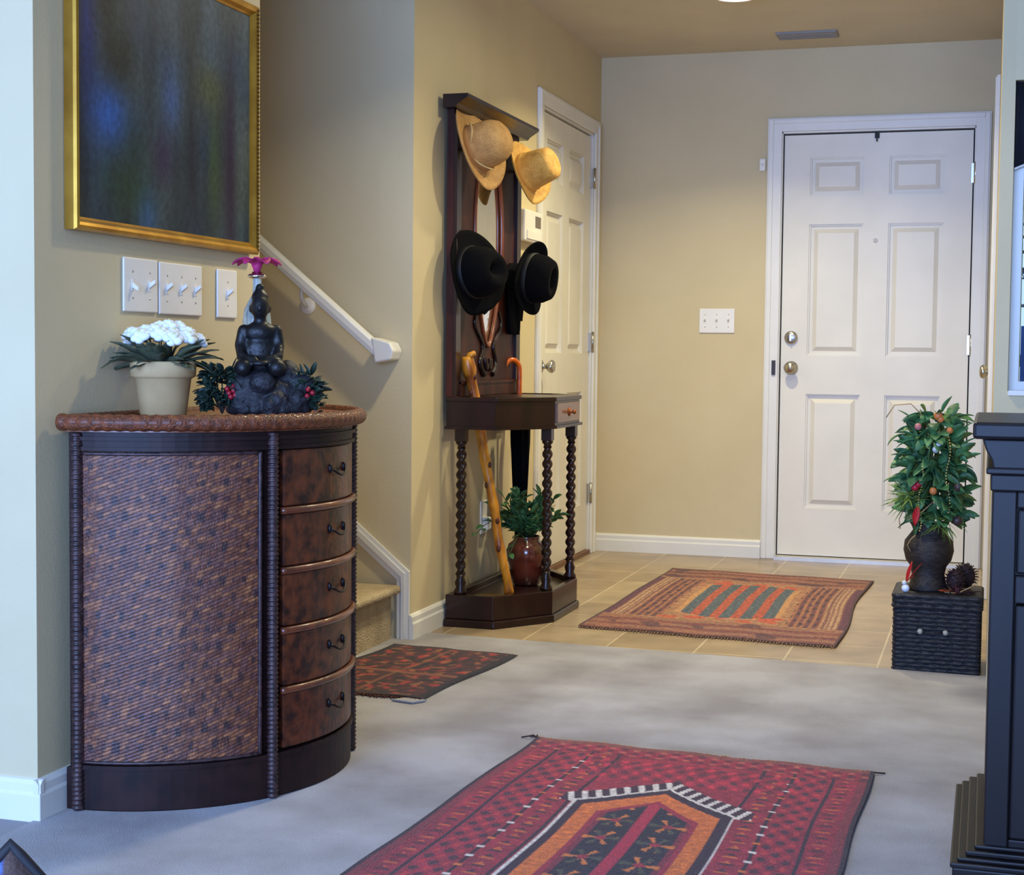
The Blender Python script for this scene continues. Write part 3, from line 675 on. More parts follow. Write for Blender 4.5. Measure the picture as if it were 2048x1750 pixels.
# small pale glass dish at the back right
dx_, dy_ = -1.66, 3.53
t = thing('glass_dish', (dx_, dy_, ZT), 'small pale glass dish at the back right of the cabinet top', 'dish')
b = MB(); b.lathe([(.022, 0), (.03, .003), (.042, .012), (.043, .014), (.04, .013), (.028, .006), (0, .005)], (dx_, dy_, ZT), 28); b.build('bowl', mat('frosted_glass', (216, 208, 190), .15, trans=.3), t)
b = MB(); b.lathe([(.0415, .0125), (.0435, .0145), (.0415, .0155)], (dx_, dy_, ZT), 28, cap=False); b.build('rim', M_plate, t)

# ------------------------------------------------------------------ hall tree
HX = XW+.02   # back plane
TC = 5.60
ht = thing('hall_tree', (HX+.15, TC, 0), 'tall dark mahogany hall tree with mirror, drawer and twisted legs', 'hall tree')
def plan(x0, xs, xf, yl, yc):  # symmetric octagonal plan: back x0, side depth xs, front xf, half widths
    return [(x0, TC-yl), (xs, TC-yl), (xf, TC-yc), (xf, TC+yc), (xs, TC+yl), (x0, TC+yl)]
X0 = XW+.018
b = MB(); P = plan(X0, -1.66, -1.50, .40, .18); b.prism(P, 0.0, .028); b.build('base_foot', M_mahog, ht, bevel=.005)
b = MB(); P = plan(X0+.005, -1.667, -1.508, .392, .176); Pi = plan(X0+.03, -1.68, -1.53, .365, .165)
n = len(P); vs = [(x, y, .028) for x, y in P]+[(x, y, .115) for x, y in P]+[(x, y, .115) for x, y in Pi]+[(x, y, .09) for x, y in Pi]
fs = [tuple(range(n-1, -1, -1)), tuple(3*n+i for i in range(n))]
for i in range(n):
    j = (i+1) % n
    for q in range(3): fs.append((q*n+i, q*n+j, (q+1)*n+j, (q+1)*n+i))
b.add(vs, fs); b.build('base_tray', M_mahog, ht, bevel=.003)
b = MB(); b.lathe([(.03, 0), (.06, .004), (.062, .009), (.05, .006), (0, .004)], (-1.72, 5.33, .09), 28); b.build('drip_tray', mat('brass_drip_tray', (150, 120, 60), .3, .8), ht)
# twisted legs
def twist(x, y, z0, z1, r=.0155):
    b = MB(); nz, ns = 150, 14; vs = []
    za, zb = z0+.07, z1-.075
    b.box(x-.019, x+.019, y-.019, y+.019, z1-.05, z1)
    b.lathe([(.019, z1-.05), (.021, z1-.056), (.013, z1-.066), (.016, z1-.076)], (x, y, 0), 16)
    b.lathe([(.024, z0), (.024, z0+.012), (.016, z0+.024), (.021, z0+.042), (.014, z0+.058), (.016, z0+.07)], (x, y, 0), 16)
    for j in range(nz+1):
        z = za+(zb-za)*j/nz
        for i in range(ns):
            th = 2*math.pi*i/ns; rr = r*(1+.26*math.cos(2*th-z*2*math.pi/.036)); vs.append((x+rr*math.cos(th), y+rr*math.sin(th), z))
    b.add(vs, [(j*ns+i, j*ns+(i+1) % ns, (j+1)*ns+(i+1) % ns, (j+1)*ns+i) for j in range(nz) for i in range(ns)], smooth=True)
    return b.build('leg', M_mahog, ht)
LT = .715
for x, y in ((-1.80, TC-.362), (-1.80, TC+.362), (-1.535, TC-.168), (-1.535, TC+.168)): twist(x, y, .115, LT)
# apron with drawer, open stick wells at both sides
def seg_wall(b, p, q, th, z0, z1):
    p, q = Vector((*p, 0)), Vector((*q, 0)); d = (q-p).normalized(); nrm = Vector((-d.y, d.x, 0))*th
    b.prism([(p.x, p.y), (q.x, q.y), (q.x+nrm.x, q.y+nrm.y), (p.x+nrm.x, p.y+nrm.y)], z0, z1)
P = plan(X0+.004, -1.665, -1.506, .392, .176)
b = MB()
for i in range(5): seg_wall(b, P[i], P[i+1], .016, LT+.0003*i, .808-.0003*i)
b.box(X0+.006, X0+.02, TC-.37, TC+.37, LT+.002, .806)
b.box(X0+.01, -1.52, TC-.18, TC-.165, LT+.003, .805); b.box(X0+.01, -1.52, TC+.165, TC+.18, LT+.003, .805); b.box(X0+.012, -1.525, TC-.17, TC+.17, LT+.004, LT+.012)
b.build('apron', M_mahog, ht)
b = MB(); Q = plan(X0+.002, -1.658, -1.499, .398, .182); 
# top: rim strips plus centre slab
for i in range(5): seg_wall(b, Q[i], Q[i+1], .03, .808, .824-.0004*i)
b.box(X0+.006, X0+.03, TC-.37, TC+.37, .8095, .8215)
b.box(X0+.01, -1.515, TC-.2, TC+.2, .809, .8225)
b.build('top', M_mahog, ht, bevel=.003)
b = MB(); 
for i in range(4): seg_wall(b, plan(X0, -1.655, -1.496, .401, .185)[i], plan(X0, -1.655, -1.496, .401, .185)[i+1], .02, LT-.006, LT+.004)
b.build('apron_moulding', M_mahog, ht)
b = MB(); b.box(-1.508, -1.500, TC-.158, TC+.158, LT+.014, .80); dw = b.build('drawer', mat('golden_brown_veneer', (130, 92, 62), .35, rgb2=(104, 66, 44), scale=14, stretch=(1, .2, 1), coat=.5), ht, bevel=.002)
b = MB(); b.M = frame_matrix((-1.5, TC, .765), (1, 0, 0)); b.lathe([(.016, 0), (.016, .003), (.006, .006), (.005, .014), (.010, .02), (.006, .026), (0, .027)], seg=16); b.build('drawer_pull', mat('aged_brass', (150, 84, 44), .35, .7), dw)
# back board with ogive mirror opening
HW = .392
b = MB(); zb0, zb1 = .824, 1.85
def mhalf(z):   # mirror half-width against z
    t_ = (z-1.005)/(1.80-1.005)
    if t_ <= 0 or t_ >= 1: return 0
    return .165*min(1, (t_/.42))**.62*(1-max(0, (t_-.55)/.45)**2*.75)
XB0, XB1 = X0+.0, XW+.044
N = 60; 
zz = [1.005+(1.80-1.005)*i/N for i in range(N+1)]
for sgn in (-1, 1):
    vs = []
    for z in zz:
        for x in (XB0, XB1): vs += [(x, TC+sgn*mhalf(z), z), (x, TC+sgn*HW, z)]
    fs = []
    for i in range(N):
        a = 4*i; fs += [(a+2, a+3, a+7, a+6), (a+1, a, a+4, a+5), (a, a+2, a+6, a+4), (a+3, a+1, a+5, a+7)]
    if sgn > 0: fs = [tuple(reversed(f)) for f in fs]
    b.add(vs, [tuple(reversed(f)) for f in fs])
b.box(XB0, XB1, TC-HW, TC+HW, zb0, 1.005); b.box(XB0, XB1, TC-HW, TC+HW, 1.80, zb1)
b.build('back_board', M_mahog2, ht)
b = MB(); b.box(XB1-.009, XB1-.005, TC-.2, TC+.2, 1.0, 1.81); b.build('mirror', M_mirror, ht)
b = MB()
zl = [1.008+(1.795-1.008)*i/50 for i in range(51)]
path = [(XB1+.003, TC-mhalf(z), z) for z in zl]+[(XB1+.003, TC+mhalf(z), z) for z in reversed(zl)]; path.append(path[0])
b.tube(path, .008, 8); b.build('mirror_moulding', M_orange, ht)
# carved scroll rails below the mirror and side stiles
b = MB()
for s_ in (-1, 1):
    b.box(XB1-.001, XB1+.012, TC+s_*HW-(.05 if s_ > 0 else 0), TC+s_*HW+(.05 if s_ < 0 else 0), .824, 1.82)
    b.tube([(XB1+.004, TC+s_*(.05+.10*i/20+.03*math.sin(i*.5)), .90+.24*i/20) for i in range(21)], [.012-.0003*i for i in range(21)], 8)
    b.tube([(XB1+.004, TC+s_*(.01+.022*i/8), .94-.012*i+.0018*i*i) for i in range(9)], .010, 8)
b.build('stiles_and_scrolls', M_mahog, ht, bevel=.002)
b = MB(); b.box(XB1-.001, XB1+.016, TC-HW+.05, TC+HW-.05, .824, .875); b.box(XB1-.001, XB1+.02, TC-HW+.05, TC+HW-.05, .868, .878); b.build('lower_rail', M_mahog2, ht)
# cornice
b = MB(); pr = [(XB0, 1.838), (XB1+.02, 1.838), (XB1+.03, 1.85), (XB1+.058, 1.868), (XB1+.066, 1.872), (XB1+.066, 1.884), (XB0, 1.884)]
b.prism(pr, TC-HW-.05, TC+HW+.055, axis='y'); b.build('cornice', M_mahog, ht)
hooks = [(TC-.27, 1.72), (TC+.30, 1.70), (TC-.27, 1.30), (TC+.30, 1.30)]
for y, z in hooks:
    b = MB(); b.tube([(XB1+.005, y, z), (XB1+.04, y, z-.01), (XB1+.07, y, z-.005), (XB1+.085, y, z+.025)], [.008, .007, .006, .006], 8); b.ball((XB1+.085, y, z+.03), .009); b.build('hat_hook', mat('dark_brass', (84, 64, 36), .35, .8) if 'dark_brass' not in bpy.data.materials else bpy.data.materials['dark_brass'], ht)

# ------------------------------------------------------------------ hats
def hat(name, c, n, up, crown, brim, curl, label, m, band=None, pinch=0, wob=.004, seed=0, rot=0):
    """c: centre of the brim plane; n: direction the crown points; crown: [(r,h)]; brim radius"""
    t = thing(name, c, label, 'hat')
    Mx = frame_matrix(c, n, up)
    if rot: Mx = Mx @ Matrix.Rotation(rot, 4, 'Z')
    r1 = crown[0][0]; H = crown[-1][1]
    def fn(r, z, th):
        rr = r*(1+.07*math.cos(2*th))
        if r > r1*1.02:
            k = (r-r1)/(brim-r1); return rr, z+curl*k*k*(.5+.5*math.cos(2*th))+wob*math.sin(3*th+seed)*k
        if pinch and z > H*.45:
            k = (z-H*.45)/(H*.55); f = abs(math.sin(th))
            return rr*(1-pinch*k*f*.55), z-pinch*.10*k*(1-min(1, r/.06))*1.0
        return rr, z
    prof = [(r1*.97, -.0035), (brim*.96, -.0045), (brim, -.002), (brim, .0015), (brim*.9, .002), (r1+.012, .002), (r1+.003, .006)]+crown[1:]
    inner = [(max(0, r-.004), max(0, h-.005)) for r, h in reversed(crown)]
    b = MB(); b.M = Mx; b.lathe(inner+prof, seg=48, fn=fn, cap=False); b.build('hat_body', m, t)
    if band:
        b = MB(); b.M = Mx; b.lathe([(r1+.004, .006), (r1+.0045, .022), (r1+.002, .024)], seg=48, fn=fn, cap=False); b.build('hat_band', band, t)
    return t, Mx
M_straw1 = mat('tan_straw', (196, 150, 88), .8, rgb2=(176, 130, 72), scale=30, bump=.5, bscale=160)
M_straw2 = mat('golden_straw', (222, 172, 88), .75, rgb2=(200, 148, 68), scale=40, bump=.5, bscale=160)
M_felt = mat('black_felt', (9, 9, 11), 1, spec=.1)
t1, Mx = hat('straw_hat', (-1.775, 5.285, 1.705), (.94, -.10, .33), (0, 0, 1), [(.088, 0), (.089, .03), (.087, .065), (.08, .095), (.066, .118), (.042, .132), (.018, .137), (0, .138)], .165, .035,
    'tan straw hat with round crown and chin cord, on left hook of hall tree', M_straw1, mat('straw_band', (170, 122, 66), .8), seed=1)
b = MB(); b.M = Mx
pts = [(.092*math.cos(a), .092*math.sin(a), .03+.012*math.sin(3*a)) for a in [R(8*i) for i in range(46)]]; b.tube(pts, .0035, 6); b.build('chin_cord', mat('pale_cord', (206, 176, 112), .8), t1)
hat('straw_hat', (-1.765, 5.885, 1.69), (.93, -.16, .30), (0, 0, 1), [(.078, 0), (.076, .05), (.071, .095), (.066, .118), (.056, .126), (.03, .128), (0, .128)], .138, .03,
    'golden straw hat with flat crown, on right hook near closet door', M_straw2, mat('gold_straw_band', (214, 160, 76), .8), seed=2)
hat('black_hat', (-1.79, 5.30, 1.268), (.93, -.22, .10), (0, 0, 1), [(.098, 0), (.10, .03), (.097, .07), (.087, .10), (.064, .116), (.03, .122), (0, .122)], .165, .035,
    'wide black felt hat on lower left hook of hall tree', M_felt, mat('black_ribbon', (8, 8, 10), .6), pinch=.5, seed=3)
hat('black_hat', (-1.745, 5.885, 1.28), (.95, -.18, -.12), (0, 0, 1), [(.088, 0), (.09, .03), (.086, .07), (.07, .105), (.045, .125), (.02, .132), (0, .132)], .135, .03,
    'black felt hat with pointed pinched crown on lower right hook', M_felt, bpy.data.materials['black_ribbon'], pinch=.9, seed=4, rot=R(90))
# black scarf hanging below right hat
t = thing('black_scarf', (-1.80, 5.87, 1.05), 'black scarf hanging in folds below the right black hat', 'scarf')
def cloth(z_list, half, name, yc0, yc1, th):
    b = MB(); ns = 28; vs = []
    for k_, z in enumerate(z_list):
        f = k_/(len(z_list)-1); yc = yc0+(yc1-yc0)*f
        for i in range(ns):
            a = 2*math.pi*i/ns; hw = half(f); vs.append((-1.803+th*math.sin(a)*(1+.3*math.sin(5*a+f*2)), yc+hw*math.cos(a)*(1+.08*math.sin(7*a)), z))
    n = len(z_list); fs = [(j*ns+i, j*ns+(i+1) % ns, (j+1)*ns+(i+1) % ns, (j+1)*ns+i) for j in range(n-1) for i in range(ns)]+[tuple(range(ns-1, -1, -1)), tuple((n-1)*ns+i for i in range(ns))]
    b.add(vs, fs, smooth=True); return b.build(name, M_felt, t)
cloth([1.335-.01*i for i in range(29)], lambda f: (.115-.062*f)*min(1, .35+f*6)*(1 if f < .93 else .8), 'front_fold', 5.875, 5.87, .016)
cloth([1.30-.01*i for i in range(20)], lambda f: (.10-.04*f)*min(1, .35+f*6), 'back_fold', 5.935, 5.915, .012)

# ------------------------------------------------------------------ sticks, umbrella
t = thing('walking_stick', (-1.667, 5.40, .094), 'knotty yellow wooden walking stick leaning in left well of hall tree', 'walking stick')
A, B = Vector((-1.667, 5.40, .094)), Vector((-1.801, 5.30, .968)); rg = random.Random(2); path = []; rad = []
for i in range(61):
    f = i/60; p = A.lerp(B, f)+Vector((.003*math.sin(f*19), .004*math.sin(f*23+1), 0)); path.append(p)
    r_ = .0155+.004*f+.003*max(0, math.sin(f*34+1))**6+(.006*math.exp(-((f-.955)/.035)**2))
    rad.append(r_)
def kcol(f): return lin((205, 140, 40))
b = MB(); b.tube(path, rad, 14); b.build('shaft', mat('yellow_knotty_wood', (222, 146, 36), .4, rgb2=(126, 66, 18), scale=24, stretch=(1, 1, .4), coat=.15), t)
for f, a in ((.93, .3), (.86, 2), (.72, 1), (.55, .4), (.47, 2.2), (.33, .9), (.2, 1.6), (.82, .9)):
    i = int(f*60); p = path[i]+Vector((math.cos(-a)*rad[i]*.85, math.sin(-a)*rad[i]*.85, 0)); b = MB(); b.ball(p, .0085, .0085, .013, seg=8, rings=6); b.build('knot', bpy.data.materials.get('dark_knot') or mat('dark_knot', (84, 40, 16), .5), t)
b = MB(); b.tube([path[58], path[60]+Vector((.012, -.004, .006)), path[60]+Vector((.03, -.006, .012))], [.014, .013, .010], 10); b.build('handle_stub', bpy.data.materials['yellow_knotty_wood'], t)
t = thing('hook_cane', (-1.785, 5.915, .095), 'orange wooden cane with curved hook handle in right well', 'cane')
path = [(-1.795, 5.922, .095), (-1.794, 5.92, .60), (-1.792, 5.918, .90)]
dirn = Vector((-.62, -.78, 0))   # hook turns towards the picture left
for i in range(1, 13):
    a = R(15*i); path.append(Vector((-1.792, 5.918, .915))+dirn*(.037*(1-math.cos(a)))+Vector((0, 0, .040*math.sin(a))))
e = path[-1]; path += [e+Vector((0, 0, -.02)), e+Vector((0, 0, -.04))-dirn*.006]
b = MB(); b.tube(path, .0105, 12); b.build('shaft', mat('orange_varnished_cane', (206, 92, 16), .3, rgb2=(158, 60, 12), scale=20, coat=.25), t)
b = MB(); b.tube([path[-1], Vector(path[-1])-Vector((0, 0, .006))], .0112, 12); b.build('handle_tip', M_dark, t)
t = thing('folded_umbrella', (-1.74, 5.88, .095), 'long folded black umbrella standing in right well behind twisted leg', 'umbrella')
A, B = Vector((-1.762, 5.850, .10)), Vector((-1.768, 5.856, .80)); b = MB(); ns = 32; vs = []; n = 40
for j in range(n+1):
    f = j/n; p = A.lerp(B, .05+f*.88); r_ = .011+.024*min(1, f*1.25)**.9
    for i in range(ns):
        a = 2*math.pi*i/ns; rr = r_*(1+.16*math.cos(8*a+f*3)); vs.append((p.x+rr*math.cos(a), p.y+rr*math.sin(a), p.z))
b.add(vs, [(j*ns+i, j*ns+(i+1) % ns, (j+1)*ns+(i+1) % ns, (j+1)*ns+i) for j in range(n) for i in range(ns)]+[tuple(range(ns-1, -1, -1)), tuple(n*ns+i for i in range(ns))], smooth=True)
b.build('canopy', M_felt, t)
b = MB(); b.tube([A, A.lerp(B, .06)], [.003, .005], 8); b.tube([A.lerp(B, .92), B], .006, 8); b.build('shaft', M_dark, t)

# potted plant on hall tree base
vx, vy = -1.69, 5.70
t = thing('vase_plant', (vx, vy, .09), 'leafy green plant in a red brown glazed vase under the hall tree', 'potted plant')
b = MB(); b.lathe([(.042, 0), (.05, .006), (.06, .05), (.074, .10), (.078, .13), (.07, .158), (.052, .172), (.05, .182), (.054, .188), (.05, .19), (.046, .176), (0, .17)], (vx, vy, .09), 40); b.build('vase', mat('red_brown_glaze', (112, 50, 32), .15, rgb2=(58, 24, 20), scale=8, stretch=(1, 1, 2), coat=.8), t)
rg = random.Random(8); b = MB(); s_ = MB(); M_ivy = mat('ivy_leaf', (88, 134, 74), .5, rgb2=(46, 84, 46), scale=25)
for i in range(70):
    a = rg.uniform(0, 6.28); e = rg.uniform(.1, 1.5); L_ = rg.uniform(.07, .18); dd = Vector((math.cos(a)*.45, math.sin(a)*.5, .25+e)).normalized()
    p0 = Vector((vx+.02*math.cos(a), vy+.02*math.sin(a), .27)); path = [p0, p0+dd*L_*.5+Vector((0, 0, .02)), p0+dd*L_]
    s_.tube(path, .0016, 5)
    for k in range(6):
        p = p0.lerp(path[2], .3+.14*k); b.leaf(p, dd+Vector((rg.uniform(-.9, .9), rg.uniform(-.9, .9), rg.uniform(-.4, .7))), rg.uniform(.034, .052), rg.uniform(.022, .032), droop=.6, roll=rg.uniform(-.8, .8), n=4)
def trail(pts, k):
    s_.tube(pts, .0016, 5)
    for i in range(k):
        f = (i+1)/k*(len(pts)-1); j = min(int(f), len(pts)-2); p = Vector(pts[j]).lerp(Vector(pts[j+1]), f-j)
        b.leaf(p, (rg.uniform(-1, 1), rg.uniform(-1, 0), rg.uniform(-.5, .5)), .035, .024, droop=.6, roll=rg.uniform(-.6, .6), n=4)
trail([(vx, vy-.02, .27), (vx-.02, vy-.10, .36), (vx-.05, vy-.2, .37), (vx-.08, vy-.29, .345), (vx-.09, vy-.35, .32)], 8)
trail([(vx, vy-.02, .27), (vx+.0, vy-.10, .30), (vx-.01, vy-.16, .25), (vx-.02, vy-.19, .2)], 5)
b.build('leaves', M_ivy, t, solid=.0008); s_.build('stems', mat('green_stem', (64, 84, 44), .6), t)

# ------------------------------------------------------------------ rugs
def rug(name, corner, ang, wd, ln, fn, label, m, nu, nv, z=.006, edge=None, wave=.002):
    """corner: far-left corner; u runs right, v runs towards the viewer"""
    u_ = Vector((math.cos(ang), math.sin(ang), 0)); v_ = Vector((math.sin(ang), -math.cos(ang), 0)); o = Vector((*corner, 0))
    c = o+u_*wd/2+v_*ln/2; t = thing(name, (c.x, c.y, z-.004), label, 'rug')
    b = MB(); vs = []; cc = []; lo = []
    def pos(u, v):
        du = (edge(u/wd, v/ln) if edge else (0, 0)); return o+u_*(u+du[0])+v_*(v+du[1])
    for j in range(nv+1):
        for i in range(nu+1):
            u, v = wd*i/nu, ln*j/nv; p = pos(u, v); p.z = z+.004+wave*noise.noise((u*5, v*5, 2)); vs.append(p); cc.append(lin([max(2, min(255, q)) for q in fn(u, v)]))
    nt = len(vs); W = nu+1
    fs = [(j*W+i, (j+1)*W+i, (j+1)*W+i+1, j*W+i+1) for j in range(nv) for i in range(nu)]
    bd = [i for i in range(W)]+[j*W+nu for j in range(1, nv+1)]+[nv*W+i for i in range(nu-1, -1, -1)]+[j*W for j in range(nv-1, 0, -1)]
    for i in bd: p = vs[i].copy(); p.z = z-.004; vs.append(p); cc.append(cc[i])
    nb_ = len(bd); fs += [(bd[i], bd[(i+1) % nb_], nt+(i+1) % nb_, nt+i) for i in range(nb_)]
    b.add(vs, fs, col=cc); b.build('pile', m, t)
    return t, pos
def fringe(t, pos, ends, wd, ln, z, m, length, dens, jag=.6, seed=1, name='fringe'):
    rg = random.Random(seed)
    for e in ends:
        b = MB(); n = int(wd*dens)
        for i in range(n):
            u = wd*(i+.5)/n; L_ = length*rg.uniform(1-jag, 1); s0 = pos(u, 0 if e == 0 else ln); s1 = pos(u+rg.uniform(-.006, .006), -L_ if e == 0 else ln+L_)
            b.tube([(s0.x, s0.y, z+.001), ((s0.x+s1.x)/2+rg.uniform(-.002, .002), (s0.y+s1.y)/2, z+.0015), (s1.x, s1.y, z-.001)], [.0022, .002, .0014], 5)
        b.build(name, m, t)
def nz_(u, v, s, k=0): return noise.noise((u*s, v*s, k))
# foreground prayer rug
def prayer(u, v):
    W = .86; uc = .437; n1 = nz_(u, v, 60, 3); n2 = nz_(u, v, 14, 5)
    col = Vector((146, 30, 42))+Vector((26, 8, 10))*n1+Vector((22, 6, 8))*n2
    dk = Vector((46, 18, 22)); orr = Vector((206, 104, 30)); wh = Vector((214, 200, 190))
    def tri(pu, pv, size, c, k=.85):
        nonlocal col
        a, e = pu-round(pu), pv-round(pv)
        if e > -.38 and e < .3 and abs(a) < (e+.38)*size: col = col.lerp(Vector(c), k)
    ed = min(u, W-u)
    if ed < .012: return dk+Vector((10, 4, 4))*n1
    if ed < .03: col = col.lerp(Vector((110, 44, 40)), .6)
    if v < .03: return Vector((128, 62, 50))+Vector((30, 14, 10))*n1
    # side border bands
    for c in (.086, .178, .25):
        if abs(ed-c) < .0055 and v > .10: col = dk+Vector((16, 8, 8))*n1
        if abs(ed-c) < .0065 and v > .10 and math.sin(v*110) > .86 and c == .178: col = wh if math.sin(v*37) > 0 else orr
    if v > .10:
        if .03 < ed < .08:
            tri((ed-.058)/.05, v/.042, .55, (206, 96, 40) if math.sin(v*75) > .2 else (74, 22, 30), .7)
        if .092 < ed < .172:
            k = math.sin(v*84)*math.cos((ed-.132)*130)
            if k > .45: col = col.lerp(Vector((58, 30, 34)), .8)
            elif k < -.55: col = col.lerp(Vector((196, 52, 46)), .7)
        if .186 < ed < .245:
            tri((ed-.215)/.05, v/.046, .5, (212, 116, 36) if math.sin(v*68) > 0 else (54, 26, 28), .7)
    else:
        k = math.sin(u*95)*math.sin(v*120)
        if k > .5: col = col.lerp(Vector((66, 22, 30)), .7)
        elif k < -.62: col = col.lerp(Vector((196, 120, 80)), .6)
        if abs(v-.10) < .005: col = dk
    # horizontal ornamental band above the arch
    a_ = abs(u-uc)
    if .26 > a_ and .13 < v < .30:
        k = math.sin(u*120+math.sin(v*40))*math.sin(v*75)
        if k > .45: col = col.lerp(Vector((88, 30, 34)), .8)
        elif k < -.55: col = col.lerp(Vector((206, 44, 58)), .8)
    # arch: distance into niche
    def inside(hw, apex, sh):
        if v < apex: return False
        if v < sh: return a_ < hw*(v-apex)/(sh-apex)*.55+hw*.45*max(0, (v-apex-.015)/(sh-apex-.015))
        return a_ < hw
    fringe_z = inside(.212, .265, .445) and not inside(.178, .33, .485)
    if fringe_z and v < .50:
        if math.sin(a_*190+v*60) > .25: col = wh+Vector((10, 10, 10))*n1
        else: col = Vector((60, 24, 30))
    if inside(.178, .325, .482): col = wh
    if inside(.171, .337, .488): col = Vector((52, 18, 26))
    if inside(.150, .372, .505): col = orr+Vector((26, 18, 8))*n1
    if inside(.112, .432, .548):
        col = Vector((150, 28, 44))+Vector((20, 8, 8))*n1
    if inside(.100, .452, .562):
        col = Vector((40, 20, 26))+Vector((12, 6, 8))*n1
        if a_ < .014: col = Vector((170, 30, 52))
        else:
            fu = (a_-.057)/.085; fv = (v-.60)/.125; fv -= round(fv)
            r_ = math.hypot(fu, fv*1.25); th = math.atan2(fv, fu)
            if r_ < .46 and math.cos(6*th) > .35 and r_ > .13: col = Vector((200, 110, 40)) if math.cos(3*th+1) > 0 else Vector((76, 70, 48))
            elif r_ < .13: col = Vector((150, 36, 44))
            elif a_ > .088: col = Vector((120, 30, 40))
    return col*(1+.16*nz_(u, v*2, 70, 21))
M_rug = mat('wool_pile', (120, 40, 40), .95, attr='tint', scale=160, bump=.7, bscale=220, sheen=.15)
t, pos = rug('prayer_rug', (-1.071, 3.728), R(-4), .86, 1.35, prayer, 'red prayer rug with orange pointed arch in the carpet foreground', M_rug, 215, 330, z=.0085, wave=.002,
    edge=lambda u, v: (-.022*u+v*(.028+.05*u)+.003*math.sin(v*14), .005*math.sin(u*23)))
fringe(t, pos, (0, 1), .86, 1.35, .008, mat('orange_wool_fringe', (176, 130, 92), .95), .022, 130, seed=3)
b = MB()
for k, (du, dv) in enumerate(((-.045, .004), (-.03, -.02), (-.012, -.03))): 
    p = pos(0, .002); q = pos(du, dv); b.tube([(p.x, p.y, .010), ((p.x+q.x)/2, (p.y+q.y)/2, .012), (q.x, q.y, .006)], .002, 5)
p = pos(.86, .002); q = pos(.885, -.012); b.tube([(p.x, p.y, .010), (q.x, q.y, .007)], .002, 5)
b.build('loose_threads', mat('dark_thread', (50, 36, 36), .9), t)
# foyer kilim
def kilim(u, v):
    W, Lg = .905, 1.60; n1 = nz_(u, v, 70, 1); n2 = nz_(u*.4, v*3, 16, 6); n3 = nz_(u, v, 10, 8)
    tan = Vector((158, 112, 76)); red = Vector((112, 46, 42)); orr = Vector((150, 82, 50)); dk = Vector((66, 36, 44)); gb = Vector((72, 82, 88)); br = Vector((122, 74, 60))
    ed = min(u, W-u); ev = min(v, Lg-v)
    col = br+Vector((34, 26, 22))*n2
    if ev < .30:      # end panels: banded
        k = math.sin(v*64+1.2*n3)
        col = col.lerp(red, .3+.3*k) if k > 0 else col.lerp(tan, .6)
        if n2 > .25: col = col.lerp(orr, .6)
        if n3 < -.3: col = col.lerp(dk, .6)
        if abs(ev-.29) < .012: col = tan
    elif ed < .22:
        if ed < .035: col = Vector((92, 44, 58))
        elif ed < .10: col = tan.lerp(Vector((184, 150, 118)), .5+.5*n1) if int(ed*120) % 2 else br
        else:
            k = math.sin(ed*230); col = red.lerp(dk, .5+.5*n2).lerp(br, .45) if k > -.2 else orr.lerp(tan, .5)
            if math.sin(v*42)*math.sin(ed*120) > .5: col = dk
    else:
        col = tan+Vector((26, 20, 14))*n2
        if abs(nz_(u, v*2, 22, 9)) > .42: col = col.lerp(orr, .5)
        hx = abs(u-W/2); hy = abs(v-Lg/2)
        hexw = .178 if hy < .36 else .178-(hy-.36)*1.6
        if hy < .44 and hx < hexw+.022: col = Vector((182, 130, 80))
        if hy < .425 and hx < hexw:
            s = (u-W/2+.178)/.356*9; k = int(s) % 2
            col = gb+Vector((14, 14, 14))*n1 if k == 0 else Vector((168, 74, 42))+Vector((20, 14, 8))*n1
        elif hy < .55 and hx < .3 and ev < .5 and nz_(u, v, 14, 12) > .1: col = Vector((180, 76, 42))
    if ed < .012: col = Vector((70, 40, 38))
    if ev < .012: col = Vector((104, 70, 50))
    return col*(1+.22*nz_(u*2.2, v, 55, 15))+Vector((30, 25, 22))*n1
def kedge(u, v):   # wavy right side, slightly skewed
    return (-.014*u*math.sin(v*5.2)+.003*math.sin(v*11), .072*u+.004*math.sin(u*17))
t, pos = rug('kilim_rug', (-1.364, 6.950), R(-.8), .905, 1.60, kilim, 'tan and rust kilim rug with striped centre on the foyer tiles', M_rug, 150, 260, z=.0055, edge=kedge)
fringe(t, pos, (0, 1), .905, 1.60, .004, mat('tan_fringe', (150, 112, 80), .95), .022, 90, seed=5)
# small doormat rug by stairs
def small(u, v):
    n1 = nz_(u, v, 80, 2); n2 = nz_(u*1.4, v, 22, 3); n3 = nz_(u, v*1.2, 30, 7)
    col = Vector((64, 28, 26))+Vector((20, 8, 8))*n1
    if n2 > .12: col = col.lerp(Vector((150, 44, 34)), min(1, (n2-.12)*4))
    if n2 < -.2: col = col.lerp(Vector((34, 24, 22)), .7)
    if n3 > .3: col = col.lerp(Vector((172, 106, 52)), .6)
    if abs(v-.40) < .012 or abs(v-.42+.03) < .004: col = Vector((128, 74, 48))
    if abs(u-.22) < .008: col = col.lerp(Vector((134, 80, 50)), .7)
    if min(u, .44-u) < .02: col = Vector((30, 18, 20))
    if min(v, .70-v) < .02: col = Vector((44, 26, 24))
    return col
t, pos = rug('small_rug', (-1.872, 4.775), R(-5.5), .44, .70, small, 'small dark red rug on the carpet at the foot of the stairs', M_rug, 90, 140, z=.0085, edge=lambda u, v: (.006*math.sin(v*7), .004*math.sin(u*13)))
fringe(t, pos, (0, 1), .44, .70, .008, mat('dark_red_fringe', (84, 44, 32), .95), .02, 150, seed=6)
